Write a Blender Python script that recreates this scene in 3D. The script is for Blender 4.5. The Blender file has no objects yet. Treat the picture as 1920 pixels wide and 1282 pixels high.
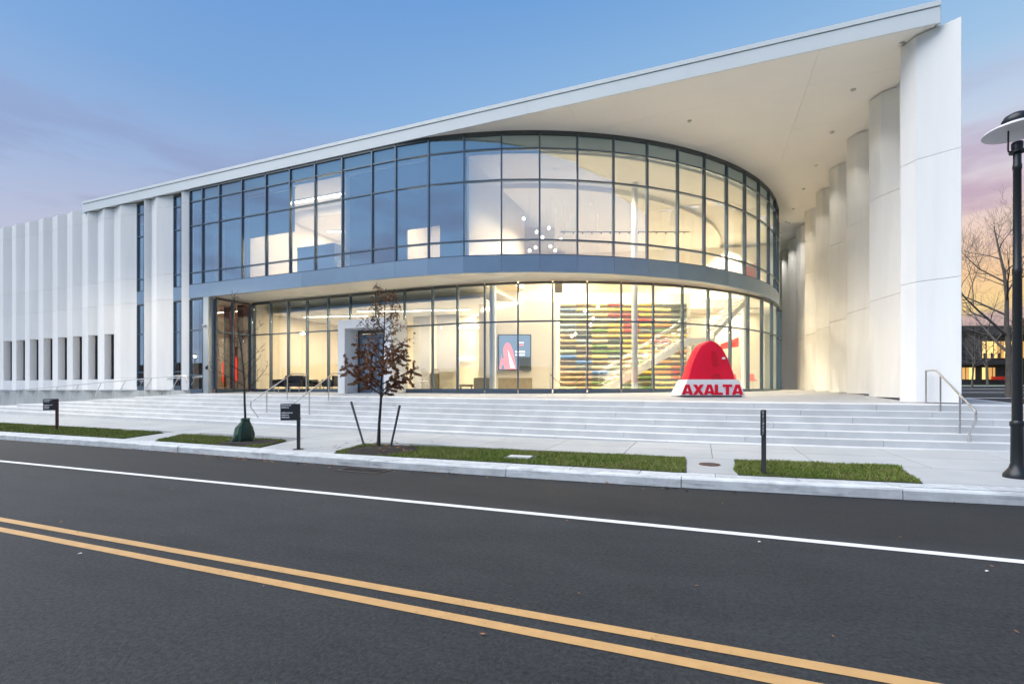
import bpy, bmesh, math, random
import numpy as np
from mathutils import Vector, Matrix, noise as mnoise

random.seed(7)
rng = np.random.default_rng(7)
R = math.radians
sc = bpy.context.scene
col = sc.collection

# ------------------------------------------------------------------ camera
YAW = R(21.4)
FPX, HY, EYE = 905.0, 731.0, 1.6            # focal length and horizon in photo pixels (1920 wide), eye height in metres
cam = bpy.data.cameras.new('camera')
cam.sensor_width = 36.0
cam.lens = 36.0 * FPX / 1920.0
cam.shift_y = (HY - 641.0) / 1920.0
cam.clip_start, cam.clip_end = 0.05, 2000.0
camo = bpy.data.objects.new('camera', cam)
col.objects.link(camo)
camo.location = (0, 0, EYE)
camo.rotation_euler = (R(90), 0, YAW)
sc.camera = camo

def lin(r, g, b):
    f = lambda c: ((c / 255) / 12.92 if c / 255 <= 0.04045 else ((c / 255 + 0.055) / 1.055) ** 2.4)
    return (f(r), f(g), f(b), 1.0)

# ------------------------------------------------------------------ sky
SUN_AZ, SUN_EL = R(238), R(55)              # azimuth clockwise from +Y (behind the camera, to the left)
W = bpy.data.worlds.new('World')
sc.world = W
W.use_nodes = True
nt = W.node_tree
nt.nodes.clear()
N = lambda t: nt.nodes.new(t)
L = lambda a, b: nt.links.new(a, b)
tc = N('ShaderNodeTexCoord')
sep = N('ShaderNodeSeparateXYZ'); L(tc.outputs['Generated'], sep.inputs[0])
def wramp(stops):
    r = N('ShaderNodeValToRGB'); e = r.color_ramp.elements
    while len(e) < len(stops): e.new(0.5)
    for k, (p, c) in enumerate(stops): e[k].position = p; e[k].color = lin(*c)
    L(sep.outputs['Z'], r.inputs[0]); return r
cool = wramp([(0.0, (204, 191, 197)), (0.24, (193, 188, 202)), (0.35, (158, 178, 213)), (0.48, (122, 165, 215)), (0.63, (102, 151, 213)), (1.0, (84, 130, 200))])
warm = wramp([(0.0, (252, 214, 120)), (0.11, (251, 216, 132)), (0.17, (250, 203, 150)), (0.23, (241, 209, 188)), (0.30, (221, 207, 213)), (0.36, (204, 211, 227)), (0.47, (160, 196, 229)), (0.65, (112, 164, 219))])
dt = N('ShaderNodeVectorMath'); dt.operation = 'DOT_PRODUCT'
dt.inputs[1].default_value = (math.sin(R(38)), math.cos(R(38)), 0.0)
L(tc.outputs['Generated'], dt.inputs[0])
mr = N('ShaderNodeMapRange'); mr.interpolation_type = 'SMOOTHSTEP'
mr.inputs['From Min'].default_value = -0.12; mr.inputs['From Max'].default_value = 0.9
L(dt.outputs['Value'], mr.inputs['Value'])
anti = wramp([(0.0, (160, 178, 212)), (0.25, (160, 192, 234)), (0.5, (130, 172, 224)), (1.0, (84, 130, 200))])   # the sky opposite the sunset
mra = N('ShaderNodeMapRange'); mra.interpolation_type = 'SMOOTHSTEP'
mra.inputs['From Min'].default_value = 0.05; mra.inputs['From Max'].default_value = -0.85
L(dt.outputs['Value'], mra.inputs['Value'])
mxa = N('ShaderNodeMix'); mxa.data_type = 'RGBA'
L(mra.outputs[0], mxa.inputs[0]); L(cool.outputs[0], mxa.inputs[6]); L(anti.outputs[0], mxa.inputs[7])
mx = N('ShaderNodeMix'); mx.data_type = 'RGBA'
L(mr.outputs[0], mx.inputs[0]); L(mxa.outputs[2], mx.inputs[6]); L(warm.outputs[0], mx.inputs[7])
# thin streaks of dusk cloud, low in the sky
mp = N('ShaderNodeMapping'); mp.inputs['Scale'].default_value = (1.6, 1.6, 7.0); mp.inputs['Rotation'].default_value = (R(14), R(-12), 0); mp.inputs['Location'].default_value = (3.3, 1.7, 0.4)
L(tc.outputs['Generated'], mp.inputs[0])
nz = N('ShaderNodeTexNoise'); nz.inputs['Scale'].default_value = 1.7; nz.inputs['Detail'].default_value = 6; nz.inputs['Roughness'].default_value = 0.55
L(mp.outputs[0], nz.inputs['Vector'])
cr = N('ShaderNodeMapRange'); cr.interpolation_type = 'SMOOTHSTEP'; cr.inputs['From Min'].default_value = 0.46; cr.inputs['From Max'].default_value = 0.63
L(nz.outputs['Fac'], cr.inputs['Value'])
lo = N('ShaderNodeMapRange'); lo.interpolation_type = 'SMOOTHSTEP'
lo.inputs['From Min'].default_value = 0.50; lo.inputs['From Max'].default_value = 0.26
L(sep.outputs['Z'], lo.inputs['Value'])
mul = N('ShaderNodeMath'); mul.operation = 'MULTIPLY'; L(cr.outputs[0], mul.inputs[0]); L(lo.outputs[0], mul.inputs[1])
mul2 = N('ShaderNodeMath'); mul2.operation = 'MULTIPLY'; mul2.inputs[1].default_value = 0.72; L(mul.outputs[0], mul2.inputs[0])
ccol = N('ShaderNodeMix'); ccol.data_type = 'RGBA'; ccol.inputs[6].default_value = lin(138, 143, 181); ccol.inputs[7].default_value = lin(182, 150, 176)
L(mr.outputs[0], ccol.inputs[0])
mx2 = N('ShaderNodeMix'); mx2.data_type = 'RGBA'
L(mul2.outputs[0], mx2.inputs[0]); L(mx.outputs[2], mx2.inputs[6]); L(ccol.outputs[2], mx2.inputs[7])
sky = N('ShaderNodeTexSky'); sky.sky_type = 'NISHITA'; sky.sun_disc = False
sky.sun_elevation = SUN_EL; sky.sun_rotation = SUN_AZ
b1 = N('ShaderNodeBackground'); b1.inputs[1].default_value = 0.006; L(sky.outputs[0], b1.inputs[0])
b2 = N('ShaderNodeBackground'); b2.inputs[1].default_value = 0.485; L(mx2.outputs[2], b2.inputs[0])
ad = N('ShaderNodeAddShader'); L(b1.outputs[0], ad.inputs[0]); L(b2.outputs[0], ad.inputs[1])
wo = N('ShaderNodeOutputWorld'); L(ad.outputs[0], wo.inputs[0])

# ------------------------------------------------------------------ soft daylight (afterglow of a bright dusk sky)
sun = bpy.data.lights.new('sun', 'SUN')
sun.energy = 2.3
sun.angle = R(60)
sun.color = (1.0, 0.965, 0.91)
suno = bpy.data.objects.new('sun', sun)
col.objects.link(suno)
sd = Vector((math.sin(SUN_AZ) * math.cos(SUN_EL), math.cos(SUN_AZ) * math.cos(SUN_EL), math.sin(SUN_EL)))
suno.rotation_euler = (-sd).to_track_quat('-Z', 'Y').to_euler()
suno.location = (-10, -10, 30)

vs = sc.view_settings
vs.view_transform = 'Standard'; vs.look = 'None'; vs.exposure = 1.0; vs.gamma = 1.0; vs.use_curve_mapping = False
sc.cycles.max_bounces = 8
sc.cycles.diffuse_bounces = 4
sc.cycles.glossy_bounces = 4
sc.cycles.transparent_max_bounces = 24
sc.cycles.transmission_bounces = 4
sc.cycles.caustics_reflective = False
sc.cycles.caustics_refractive = False
sc.cycles.sample_clamp_indirect = 6.0
sc.cycles.use_denoising = True

# ================================================================== materials
MATS = {}
def mat(name, base, rough=0.6, metal=0.0, spec=0.5, var=0.0, vscale=3.0, bump=0.0, bscale=60.0, emit=None, estr=0.0, coat=0.0, detail=6.0, stretch=None, var2=None):
    m = bpy.data.materials.new(name); m.use_nodes = True
    t = m.node_tree; p = t.nodes['Principled BSDF']
    p.inputs['Base Color'].default_value = (*base[:3], 1)
    p.inputs['Roughness'].default_value = rough
    p.inputs['Metallic'].default_value = metal
    p.inputs['Specular IOR Level'].default_value = spec
    if coat: p.inputs['Coat Weight'].default_value = coat; p.inputs['Coat Roughness'].default_value = 0.08
    if emit: p.inputs['Emission Color'].default_value = (*emit[:3], 1); p.inputs['Emission Strength'].default_value = estr
    tcn = t.nodes.new('ShaderNodeTexCoord')
    geo = t.nodes.new('ShaderNodeNewGeometry')
    src = geo.outputs['Position']
    if stretch:
        mm = t.nodes.new('ShaderNodeMapping'); mm.inputs['Scale'].default_value = stretch
        t.links.new(src, mm.inputs[0]); src2 = mm.outputs[0]
    else: src2 = src
    if var:
        n = t.nodes.new('ShaderNodeTexNoise'); n.inputs['Scale'].default_value = vscale; n.inputs['Detail'].default_value = detail; n.inputs['Roughness'].default_value = 0.6
        t.links.new(src2, n.inputs['Vector'])
        c = t.nodes.new('ShaderNodeValToRGB'); e = c.color_ramp.elements
        e[0].position = 0.3; e[1].position = 0.72
        a = var2 if var2 else [x * (1 - var) for x in base[:3]]
        e[0].color = (*a[:3], 1); e[1].color = (*[min(1, x * (1 + var * 0.45)) for x in base[:3]], 1)
        t.links.new(n.outputs['Fac'], c.inputs[0]); t.links.new(c.outputs[0], p.inputs['Base Color'])
        r = t.nodes.new('ShaderNodeMapRange'); r.inputs['To Min'].default_value = min(1, rough * 1.12); r.inputs['To Max'].default_value = rough * 0.88
        t.links.new(n.outputs['Fac'], r.inputs['Value']); t.links.new(r.outputs[0], p.inputs['Roughness'])
    if bump:
        n2 = t.nodes.new('ShaderNodeTexNoise'); n2.inputs['Scale'].default_value = bscale; n2.inputs['Detail'].default_value = 4
        t.links.new(src, n2.inputs['Vector'])
        b = t.nodes.new('ShaderNodeBump'); b.inputs['Strength'].default_value = bump; b.inputs['Distance'].default_value = 0.01
        t.links.new(n2.outputs['Fac'], b.inputs['Height']); t.links.new(b.outputs[0], p.inputs['Normal'])
    MATS[name] = m
    return m

mat('panel_white', (0.80, 0.815, 0.82), 0.5, var=0.075, vscale=1.7, stretch=(1, 1, 0.12))
mat('fascia', (0.74, 0.79, 0.81), 0.4, var=0.03, vscale=0.6)
mat('soffit', (0.91, 0.89, 0.86), 0.45, var=0.03, vscale=0.5)
mat('metal_soffit', (0.74, 0.70, 0.62), 0.4, var=0.05, vscale=1.2)
mat('band', (0.30, 0.40, 0.50), 0.34, metal=0.7, var=0.08, vscale=0.8)
mat('mullion', (0.11, 0.155, 0.205), 0.38, metal=0.6)
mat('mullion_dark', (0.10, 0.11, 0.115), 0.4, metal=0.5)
mat('pilaster', (0.45, 0.50, 0.53), 0.35, metal=0.6)
mat('steel', (0.58, 0.57, 0.56), 0.28, metal=1.0)
mat('black_metal', (0.018, 0.022, 0.026), 0.38, metal=0.3, spec=0.5)
mat('sign_black', (0.03, 0.031, 0.034), 0.45)
mat('sign_maroon', (0.06, 0.012, 0.018), 0.4)
mat('sign_letter', (0.8, 0.8, 0.8), 0.6)
mat('concrete', (0.39, 0.41, 0.42), 0.75, var=0.10, vscale=1.3, bump=0.12, bscale=90)
mat('paver', (0.52, 0.55, 0.57), 0.8, var=0.25, vscale=9.0, bump=0.5, bscale=25)
mat('concrete_step', (0.60, 0.615, 0.62), 0.7, var=0.13, vscale=1.5, bump=0.10, bscale=110)
mat('concrete_plinth', (0.42, 0.45, 0.45), 0.75, var=0.18, vscale=1.6, bump=0.15, bscale=60, stretch=(2.5, 1, 0.4))
mat('plaza', (0.355, 0.365, 0.375), 0.72, var=0.07, vscale=0.8, bump=0.06, bscale=90)
mat('soil', (0.013, 0.009, 0.007), 0.95, var=0.5, vscale=30, bump=0.8, bscale=55)
mat('lawn_soil', (0.05, 0.06, 0.02), 0.95, var=0.5, vscale=14)
mat('far_lawn', (0.07, 0.11, 0.03), 0.95, var=0.4, vscale=2.0)
mat('paint_white', (0.80, 0.82, 0.82), 0.6, var=0.10, vscale=9)
mat('paint_yellow', (0.54, 0.32, 0.125), 0.6, var=0.12, vscale=7)
mat('cream', (0.80, 0.73, 0.60), 0.7, var=0.03, vscale=0.5)
mat('cream_ceiling', (0.84, 0.80, 0.72), 0.7)
mat('interior_floor', (0.72, 0.65, 0.54), 0.25, var=0.08, vscale=1.0)
mat('unlit_room', (0.035, 0.04, 0.05), 0.8)  # near-black walls: darkness of the unlit rooms put into the colour
mat('blind', (0.05, 0.065, 0.09), 0.8, var=0.1, vscale=2)
mat('grey_wall', (0.50, 0.50, 0.52), 0.6)
mat('cabinet', (0.18, 0.24, 0.34), 0.5)
mat('red_wall', (0.20, 0.03, 0.018), 0.5)
mat('red_bright', (0.75, 0.03, 0.015), 0.4)
mat('red_glow', (0.75, 0.03, 0.015), 0.4, emit=(0.9, 0.05, 0.02), estr=0.4)
mat('bar_shadow_dark', (0.10, 0.075, 0.05), 0.6)
mat('sofa', (0.36, 0.30, 0.20), 0.8, var=0.15, vscale=6)
mat('black_chair', (0.025, 0.025, 0.028), 0.55)
mat('desk', (0.72, 0.64, 0.46), 0.5)
mat('sign_red', (0.74, 0.002, 0.03), 0.42, spec=0.35, coat=0.1, var=0.08, vscale=1.5)
mat('sign_red_shade', (0.56, 0.002, 0.02), 0.4)
mat('sign_white', (0.80, 0.81, 0.82), 0.4, coat=0.2)
mat('column', (0.55, 0.58, 0.60), 0.45)
mat('stair_white', (0.72, 0.68, 0.60), 0.5)
mat('door_glass', (0.30, 0.36, 0.44), 0.1, spec=0.8)
mat('door_blue', (0.16, 0.23, 0.31), 0.4, metal=0.4)
mat('bark', (0.055, 0.048, 0.045), 0.9, var=0.5, vscale=14, bump=0.5, bscale=40, stretch=(1, 1, 0.25))
mat('bark_pale', (0.14, 0.125, 0.11), 0.9, var=0.4, vscale=10, bump=0.5, bscale=30, stretch=(1, 1, 0.25))
mat('stake', (0.09, 0.10, 0.105), 0.8, var=0.3, vscale=15)
mat('bag', (0.009, 0.050, 0.028), 0.45, var=0.4, vscale=7, bump=0.5, bscale=14)
mat('screen_frame', (0.02, 0.02, 0.025), 0.4)
mat('screen', (0.05, 0.07, 0.09), 0.3, emit=lin(120, 140, 160), estr=0.75)
mat('screen_red', (0.3, 0.05, 0.06), 0.3, emit=lin(235, 140, 145), estr=0.9)
mat('screen_white', (0.6, 0.6, 0.6), 0.3, emit=lin(240, 238, 240), estr=0.9)
mat('screen_dark', (0.03, 0.03, 0.02), 0.3, emit=lin(70, 68, 50), estr=0.5)
mat('lamp_glow', (0.9, 0.85, 0.7), 0.4, emit=(1.0, 0.88, 0.66), estr=9.0)
mat('linear_glow', (0.9, 0.85, 0.7), 0.4, emit=(1.0, 0.86, 0.62), estr=5.0)
mat('downlight_glow', (0.9, 0.85, 0.7), 0.4, emit=(1.0, 0.88, 0.66), estr=3.5)
mat('far_lit_window', (0.5, 0.35, 0.15), 0.4, emit=lin(250, 205, 125), estr=0.85)
mat('far_lit_dim', (0.4, 0.25, 0.1), 0.4, emit=lin(235, 175, 95), estr=0.45)
mat('far_dark', (0.035, 0.037, 0.042), 0.6, var=0.3, vscale=1.0)
mat('far_brick', (0.14, 0.06, 0.045), 0.8, var=0.3, vscale=1.2)
mat('far_glass', (0.05, 0.06, 0.08), 0.12, metal=0.4)
mat('manhole', (0.16, 0.045, 0.035), 0.7, var=0.4, vscale=20)
mat('iron', (0.05, 0.042, 0.038), 0.7, var=0.4, vscale=18)
mat('box_lid', (0.50, 0.52, 0.52), 0.8, var=0.2, vscale=12)
mat('camera_white', (0.75, 0.76, 0.77), 0.4)
mat('litter', (0.7, 0.7, 0.68), 0.7)

def glass_mat(name, tint, f0):
    m = bpy.data.materials.new(name); m.use_nodes = True
    t = m.node_tree; t.nodes.clear()
    o = t.nodes.new('ShaderNodeOutputMaterial'); mixn = t.nodes.new('ShaderNodeMixShader')
    tr = t.nodes.new('ShaderNodeBsdfTransparent'); tr.inputs[0].default_value = (*tint, 1)
    gl = t.nodes.new('ShaderNodeBsdfGlossy'); gl.inputs['Roughness'].default_value = 0.0
    gl.inputs['Color'].default_value = (0.84, 0.96, 1.0, 1)
    lw = t.nodes.new('ShaderNodeLayerWeight'); lw.inputs[0].default_value = 0.5
    pw = t.nodes.new('ShaderNodeMath'); pw.operation = 'POWER'; pw.inputs[1].default_value = 5
    t.links.new(lw.outputs['Facing'], pw.inputs[0])
    ma = t.nodes.new('ShaderNodeMath'); ma.operation = 'MULTIPLY_ADD'; ma.inputs[1].default_value = 1 - f0; ma.inputs[2].default_value = f0
    t.links.new(pw.outputs[0], ma.inputs[0])
    t.links.new(ma.outputs[0], mixn.inputs[0]); t.links.new(tr.outputs[0], mixn.inputs[1]); t.links.new(gl.outputs[0], mixn.inputs[2])
    t.links.new(mixn.outputs[0], o.inputs[0])
    MATS[name] = m
def panel_tones(name, amt):
    m = MATS[name]; t = m.node_tree; p = t.nodes['Principled BSDF']
    link = [l for l in t.links if l.to_socket == p.inputs['Base Color']][0]; src = link.from_socket
    oi = t.nodes.new('ShaderNodeObjectInfo'); r = t.nodes.new('ShaderNodeMapRange'); r.inputs['To Min'].default_value = 1 - amt; r.inputs['To Max'].default_value = 1 + amt * 0.3
    t.links.new(oi.outputs['Random'], r.inputs['Value'])
    x = t.nodes.new('ShaderNodeVectorMath'); x.operation = 'SCALE'; t.links.new(src, x.inputs[0]); t.links.new(r.outputs[0], x.inputs['Scale']); t.links.new(x.outputs[0], p.inputs['Base Color'])
for nm_, am_ in (('panel_white', 0.05), ('fascia', 0.03), ('band', 0.12), ('concrete', 0.09), ('concrete_step', 0.08), ('paver', 0.14), ('metal_soffit', 0.06), ('concrete_plinth', 0.10)): panel_tones(nm_, am_)
def worn_paint(name, dens):
    m = MATS[name]; t = m.node_tree; p = t.nodes['Principled BSDF']
    link = [l for l in t.links if l.to_socket == p.inputs['Base Color']][0]; src = link.from_socket
    g = t.nodes.new('ShaderNodeNewGeometry'); n = t.nodes.new('ShaderNodeTexNoise'); n.inputs['Scale'].default_value = 38; n.inputs['Detail'].default_value = 6; n.inputs['Roughness'].default_value = 0.75
    n3 = t.nodes.new('ShaderNodeTexNoise'); n3.inputs['Scale'].default_value = 1.1; n3.inputs['Detail'].default_value = 4
    t.links.new(g.outputs['Position'], n.inputs['Vector']); t.links.new(g.outputs['Position'], n3.inputs['Vector'])
    a = t.nodes.new('ShaderNodeMath'); a.operation = 'MULTIPLY_ADD'; a.inputs[1].default_value = 0.35; t.links.new(n3.outputs['Fac'], a.inputs[0]); t.links.new(n.outputs['Fac'], a.inputs[2])
    r = t.nodes.new('ShaderNodeMapRange'); r.inputs['From Min'].default_value = dens; r.inputs['From Max'].default_value = dens + 0.10; r.inputs['To Max'].default_value = 0.8
    t.links.new(a.outputs[0], r.inputs['Value'])
    x = t.nodes.new('ShaderNodeMix'); x.data_type = 'RGBA'; x.inputs[7].default_value = (0.06, 0.06, 0.062, 1)
    t.links.new(r.outputs[0], x.inputs[0]); t.links.new(src, x.inputs[6]); t.links.new(x.outputs[2], p.inputs['Base Color'])
worn_paint('paint_yellow', 0.78); worn_paint('paint_white', 0.80)
glass_mat('glass', (0.95, 0.97, 0.97), 0.10)
glass_mat('glass_upper', (0.97, 0.98, 0.99), 0.37)
glass_mat('glass_clear', (0.97, 0.98, 0.98), 0.04)
mat('frosted', (0.62, 0.62, 0.66), 0.35)
glass_mat('spandrel_glass', (0.9, 0.95, 0.95), 0.30)
mat('spandrel_back', (0.26, 0.36, 0.38), 0.8)
mat('joint', (0.20, 0.21, 0.22), 0.9)

# asphalt: fine aggregate, patchy, darker sealed band along the kerb
def asphalt(name, base):
    m = bpy.data.materials.new(name); m.use_nodes = True
    t = m.node_tree; p = t.nodes['Principled BSDF']; p.inputs['Roughness'].default_value = 0.82
    g = t.nodes.new('ShaderNodeNewGeometry'); P = g.outputs['Position']
    def noise(s, d=5, st=None):
        n = t.nodes.new('ShaderNodeTexNoise'); n.inputs['Scale'].default_value = s; n.inputs['Detail'].default_value = d; n.inputs['Roughness'].default_value = 0.65
        if st:
            mm = t.nodes.new('ShaderNodeMapping'); mm.inputs['Scale'].default_value = st; t.links.new(P, mm.inputs[0]); t.links.new(mm.outputs[0], n.inputs['Vector'])
        else: t.links.new(P, n.inputs['Vector'])
        return n.outputs['Fac']
    def mathn(op, a, b):
        n = t.nodes.new('ShaderNodeMath'); n.operation = op
        for k, x in enumerate((a, b)):
            if isinstance(x, (int, float)): n.inputs[k].default_value = x
            else: t.links.new(x, n.inputs[k])
        return n.outputs[0]
    big = noise(0.45, 5, (0.5, 1, 1)); fine = noise(60, 3); mid = noise(16, 8)
    sp = t.nodes.new('ShaderNodeSeparateXYZ'); t.links.new(P, sp.inputs[0])
    edge = t.nodes.new('ShaderNodeMapRange'); edge.interpolation_type = 'SMOOTHSTEP'; edge.inputs['From Min'].default_value = 5.95; edge.inputs['From Max'].default_value = 6.4
    t.links.new(sp.outputs['Y'], edge.inputs['Value'])
    dev = lambda f, k: mathn('MULTIPLY', mathn('SUBTRACT', f, 0.5), k)
    v = mathn('ADD', 1.0, mathn('ADD', mathn('ADD', dev(big, 1.2), dev(noise(2.2, 6, (0.35, 1, 1)), 1.2)), mathn('ADD', dev(mid, 1.3), dev(noise(34, 3), 3.2))))
    v = mathn('MULTIPLY', v, mathn('SUBTRACT', 1.0, mathn('MULTIPLY', edge.outputs[0], 0.42)))
    mixc = t.nodes.new('ShaderNodeMix'); mixc.data_type = 'RGBA'
    mixc.inputs[6].default_value = (0, 0, 0, 1); mixc.inputs[7].default_value = (*base, 1)
    mixc.clamp_factor = False
    t.links.new(v, mixc.inputs[0])
    tint = t.nodes.new('ShaderNodeMix'); tint.data_type = 'RGBA'; tint.blend_type = 'MULTIPLY'; tint.inputs[7].default_value = (1.05, 1.0, 0.96, 1)
    t.links.new(edge.outputs[0], tint.inputs[0]); t.links.new(mixc.outputs[2], tint.inputs[6])
    t.links.new(tint.outputs[2], p.inputs['Base Color'])
    b = t.nodes.new('ShaderNodeBump'); b.inputs['Strength'].default_value = 0.55; b.inputs['Distance'].default_value = 0.012
    t.links.new(mathn('ADD', fine, mathn('MULTIPLY', noise(32, 3), 0.8)), b.inputs['Height']); t.links.new(b.outputs[0], p.inputs['Normal'])
    MATS[name] = m
asphalt('asphalt', (0.0195, 0.0220, 0.0235))

# kerb stone with scuffs and tyre marks
def kerb_mat():
    m = mat('kerb', (0.60, 0.635, 0.65), 0.8, var=0.22, vscale=4.0, bump=0.35, bscale=45)
    t = m.node_tree; p = t.nodes['Principled BSDF']
    link = [l for l in t.links if l.to_socket == p.inputs['Base Color']][0]; src = link.from_socket
    g = t.nodes.new('ShaderNodeNewGeometry'); mm = t.nodes.new('ShaderNodeMapping'); mm.inputs['Scale'].default_value = (0.9, 1, 7)
    t.links.new(g.outputs['Position'], mm.inputs[0])
    n = t.nodes.new('ShaderNodeTexNoise'); n.inputs['Scale'].default_value = 1.3; n.inputs['Detail'].default_value = 7; n.inputs['Roughness'].default_value = 0.7
    t.links.new(mm.outputs[0], n.inputs['Vector'])
    r = t.nodes.new('ShaderNodeMapRange'); r.inputs['From Min'].default_value = 0.51; r.inputs['From Max'].default_value = 0.70; r.inputs['To Max'].default_value = 0.7
    t.links.new(n.outputs['Fac'], r.inputs['Value'])
    x = t.nodes.new('ShaderNodeMix'); x.data_type = 'RGBA'; x.inputs[7].default_value = (0.12, 0.14, 0.16, 1)
    t.links.new(r.outputs[0], x.inputs[0]); t.links.new(src, x.inputs[6]); t.links.new(x.outputs[2], p.inputs['Base Color'])
kerb_mat()
panel_tones('kerb', 0.10)

def leafy(name, c1, c2, rough=0.7, dry=None):
    m = bpy.data.materials.new(name); m.use_nodes = True
    t = m.node_tree; p = t.nodes['Principled BSDF']; p.inputs['Roughness'].default_value = rough; p.inputs['Specular IOR Level'].default_value = 0.25
    g = t.nodes.new('ShaderNodeNewGeometry'); r = t.nodes.new('ShaderNodeMix'); r.data_type = 'RGBA'
    r.inputs[6].default_value = (*c1, 1); r.inputs[7].default_value = (*c2, 1)
    n = t.nodes.new('ShaderNodeTexNoise'); n.inputs['Scale'].default_value = 2.2; n.inputs['Detail'].default_value = 3
    t.links.new(g.outputs['Position'], n.inputs['Vector'])
    a = t.nodes.new('ShaderNodeMath'); a.operation = 'MULTIPLY_ADD'; a.inputs[1].default_value = 0.55; t.links.new(g.outputs['Random Per Island'], a.inputs[0])
    s = t.nodes.new('ShaderNodeMath'); s.operation = 'MULTIPLY'; s.inputs[1].default_value = 0.6; t.links.new(n.outputs['Fac'], s.inputs[0]); t.links.new(s.outputs[0], a.inputs[2])
    t.links.new(a.outputs[0], r.inputs[0]); t.links.new(r.outputs[2], p.inputs['Base Color'])
    if dry:
        gt = t.nodes.new('ShaderNodeMath'); gt.operation = 'FRACT'; k1 = t.nodes.new('ShaderNodeMath'); k1.operation = 'MULTIPLY'; k1.inputs[1].default_value = 37.0
        t.links.new(g.outputs['Random Per Island'], k1.inputs[0]); t.links.new(k1.outputs[0], gt.inputs[0])
        n5 = t.nodes.new('ShaderNodeTexNoise'); n5.inputs['Scale'].default_value = 1.1; n5.inputs['Detail'].default_value = 4; t.links.new(g.outputs['Position'], n5.inputs['Vector'])
        ls = t.nodes.new('ShaderNodeMath'); ls.operation = 'LESS_THAN'; mm = t.nodes.new('ShaderNodeMapRange'); mm.inputs['From Min'].default_value = 0.35; mm.inputs['From Max'].default_value = 0.7; mm.inputs['To Max'].default_value = 0.42
        t.links.new(n5.outputs['Fac'], mm.inputs['Value']); t.links.new(gt.outputs[0], ls.inputs[0]); t.links.new(mm.outputs[0], ls.inputs[1])
        x = t.nodes.new('ShaderNodeMix'); x.data_type = 'RGBA'; x.inputs[7].default_value = (*dry, 1); t.links.new(ls.outputs[0], x.inputs[0]); t.links.new(r.outputs[2], x.inputs[6]); t.links.new(x.outputs[2], p.inputs['Base Color'])
    MATS[name] = m
leafy('grass', (0.06, 0.10, 0.016), (0.20, 0.265, 0.05), dry=(0.26, 0.22, 0.10))
leafy('dry_leaf', (0.075, 0.034, 0.018), (0.33, 0.16, 0.08))

# ================================================================== mesh helpers
ORG = {}
def link_obj(name, data, parent=None):
    o = bpy.data.objects.new(name, data); col.objects.link(o)
    if parent is not None: o.parent = parent
    return o
def tag(o, label=None, cat=None, group=None, kind=None):
    if label: o['label'] = label
    if cat: o['category'] = cat
    if group: o['group'] = group
    if kind: o['kind'] = kind
    return o
def empty(name, loc, label, cat, group=None):
    o = link_obj(name, None); o.location = loc; ORG[o.name] = Vector(loc); o.empty_display_size = 0.2
    return tag(o, label, cat, group)
def org(o): return ORG.get(o.name, Vector((0, 0, 0))) if o is not None else Vector((0, 0, 0))

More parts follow.
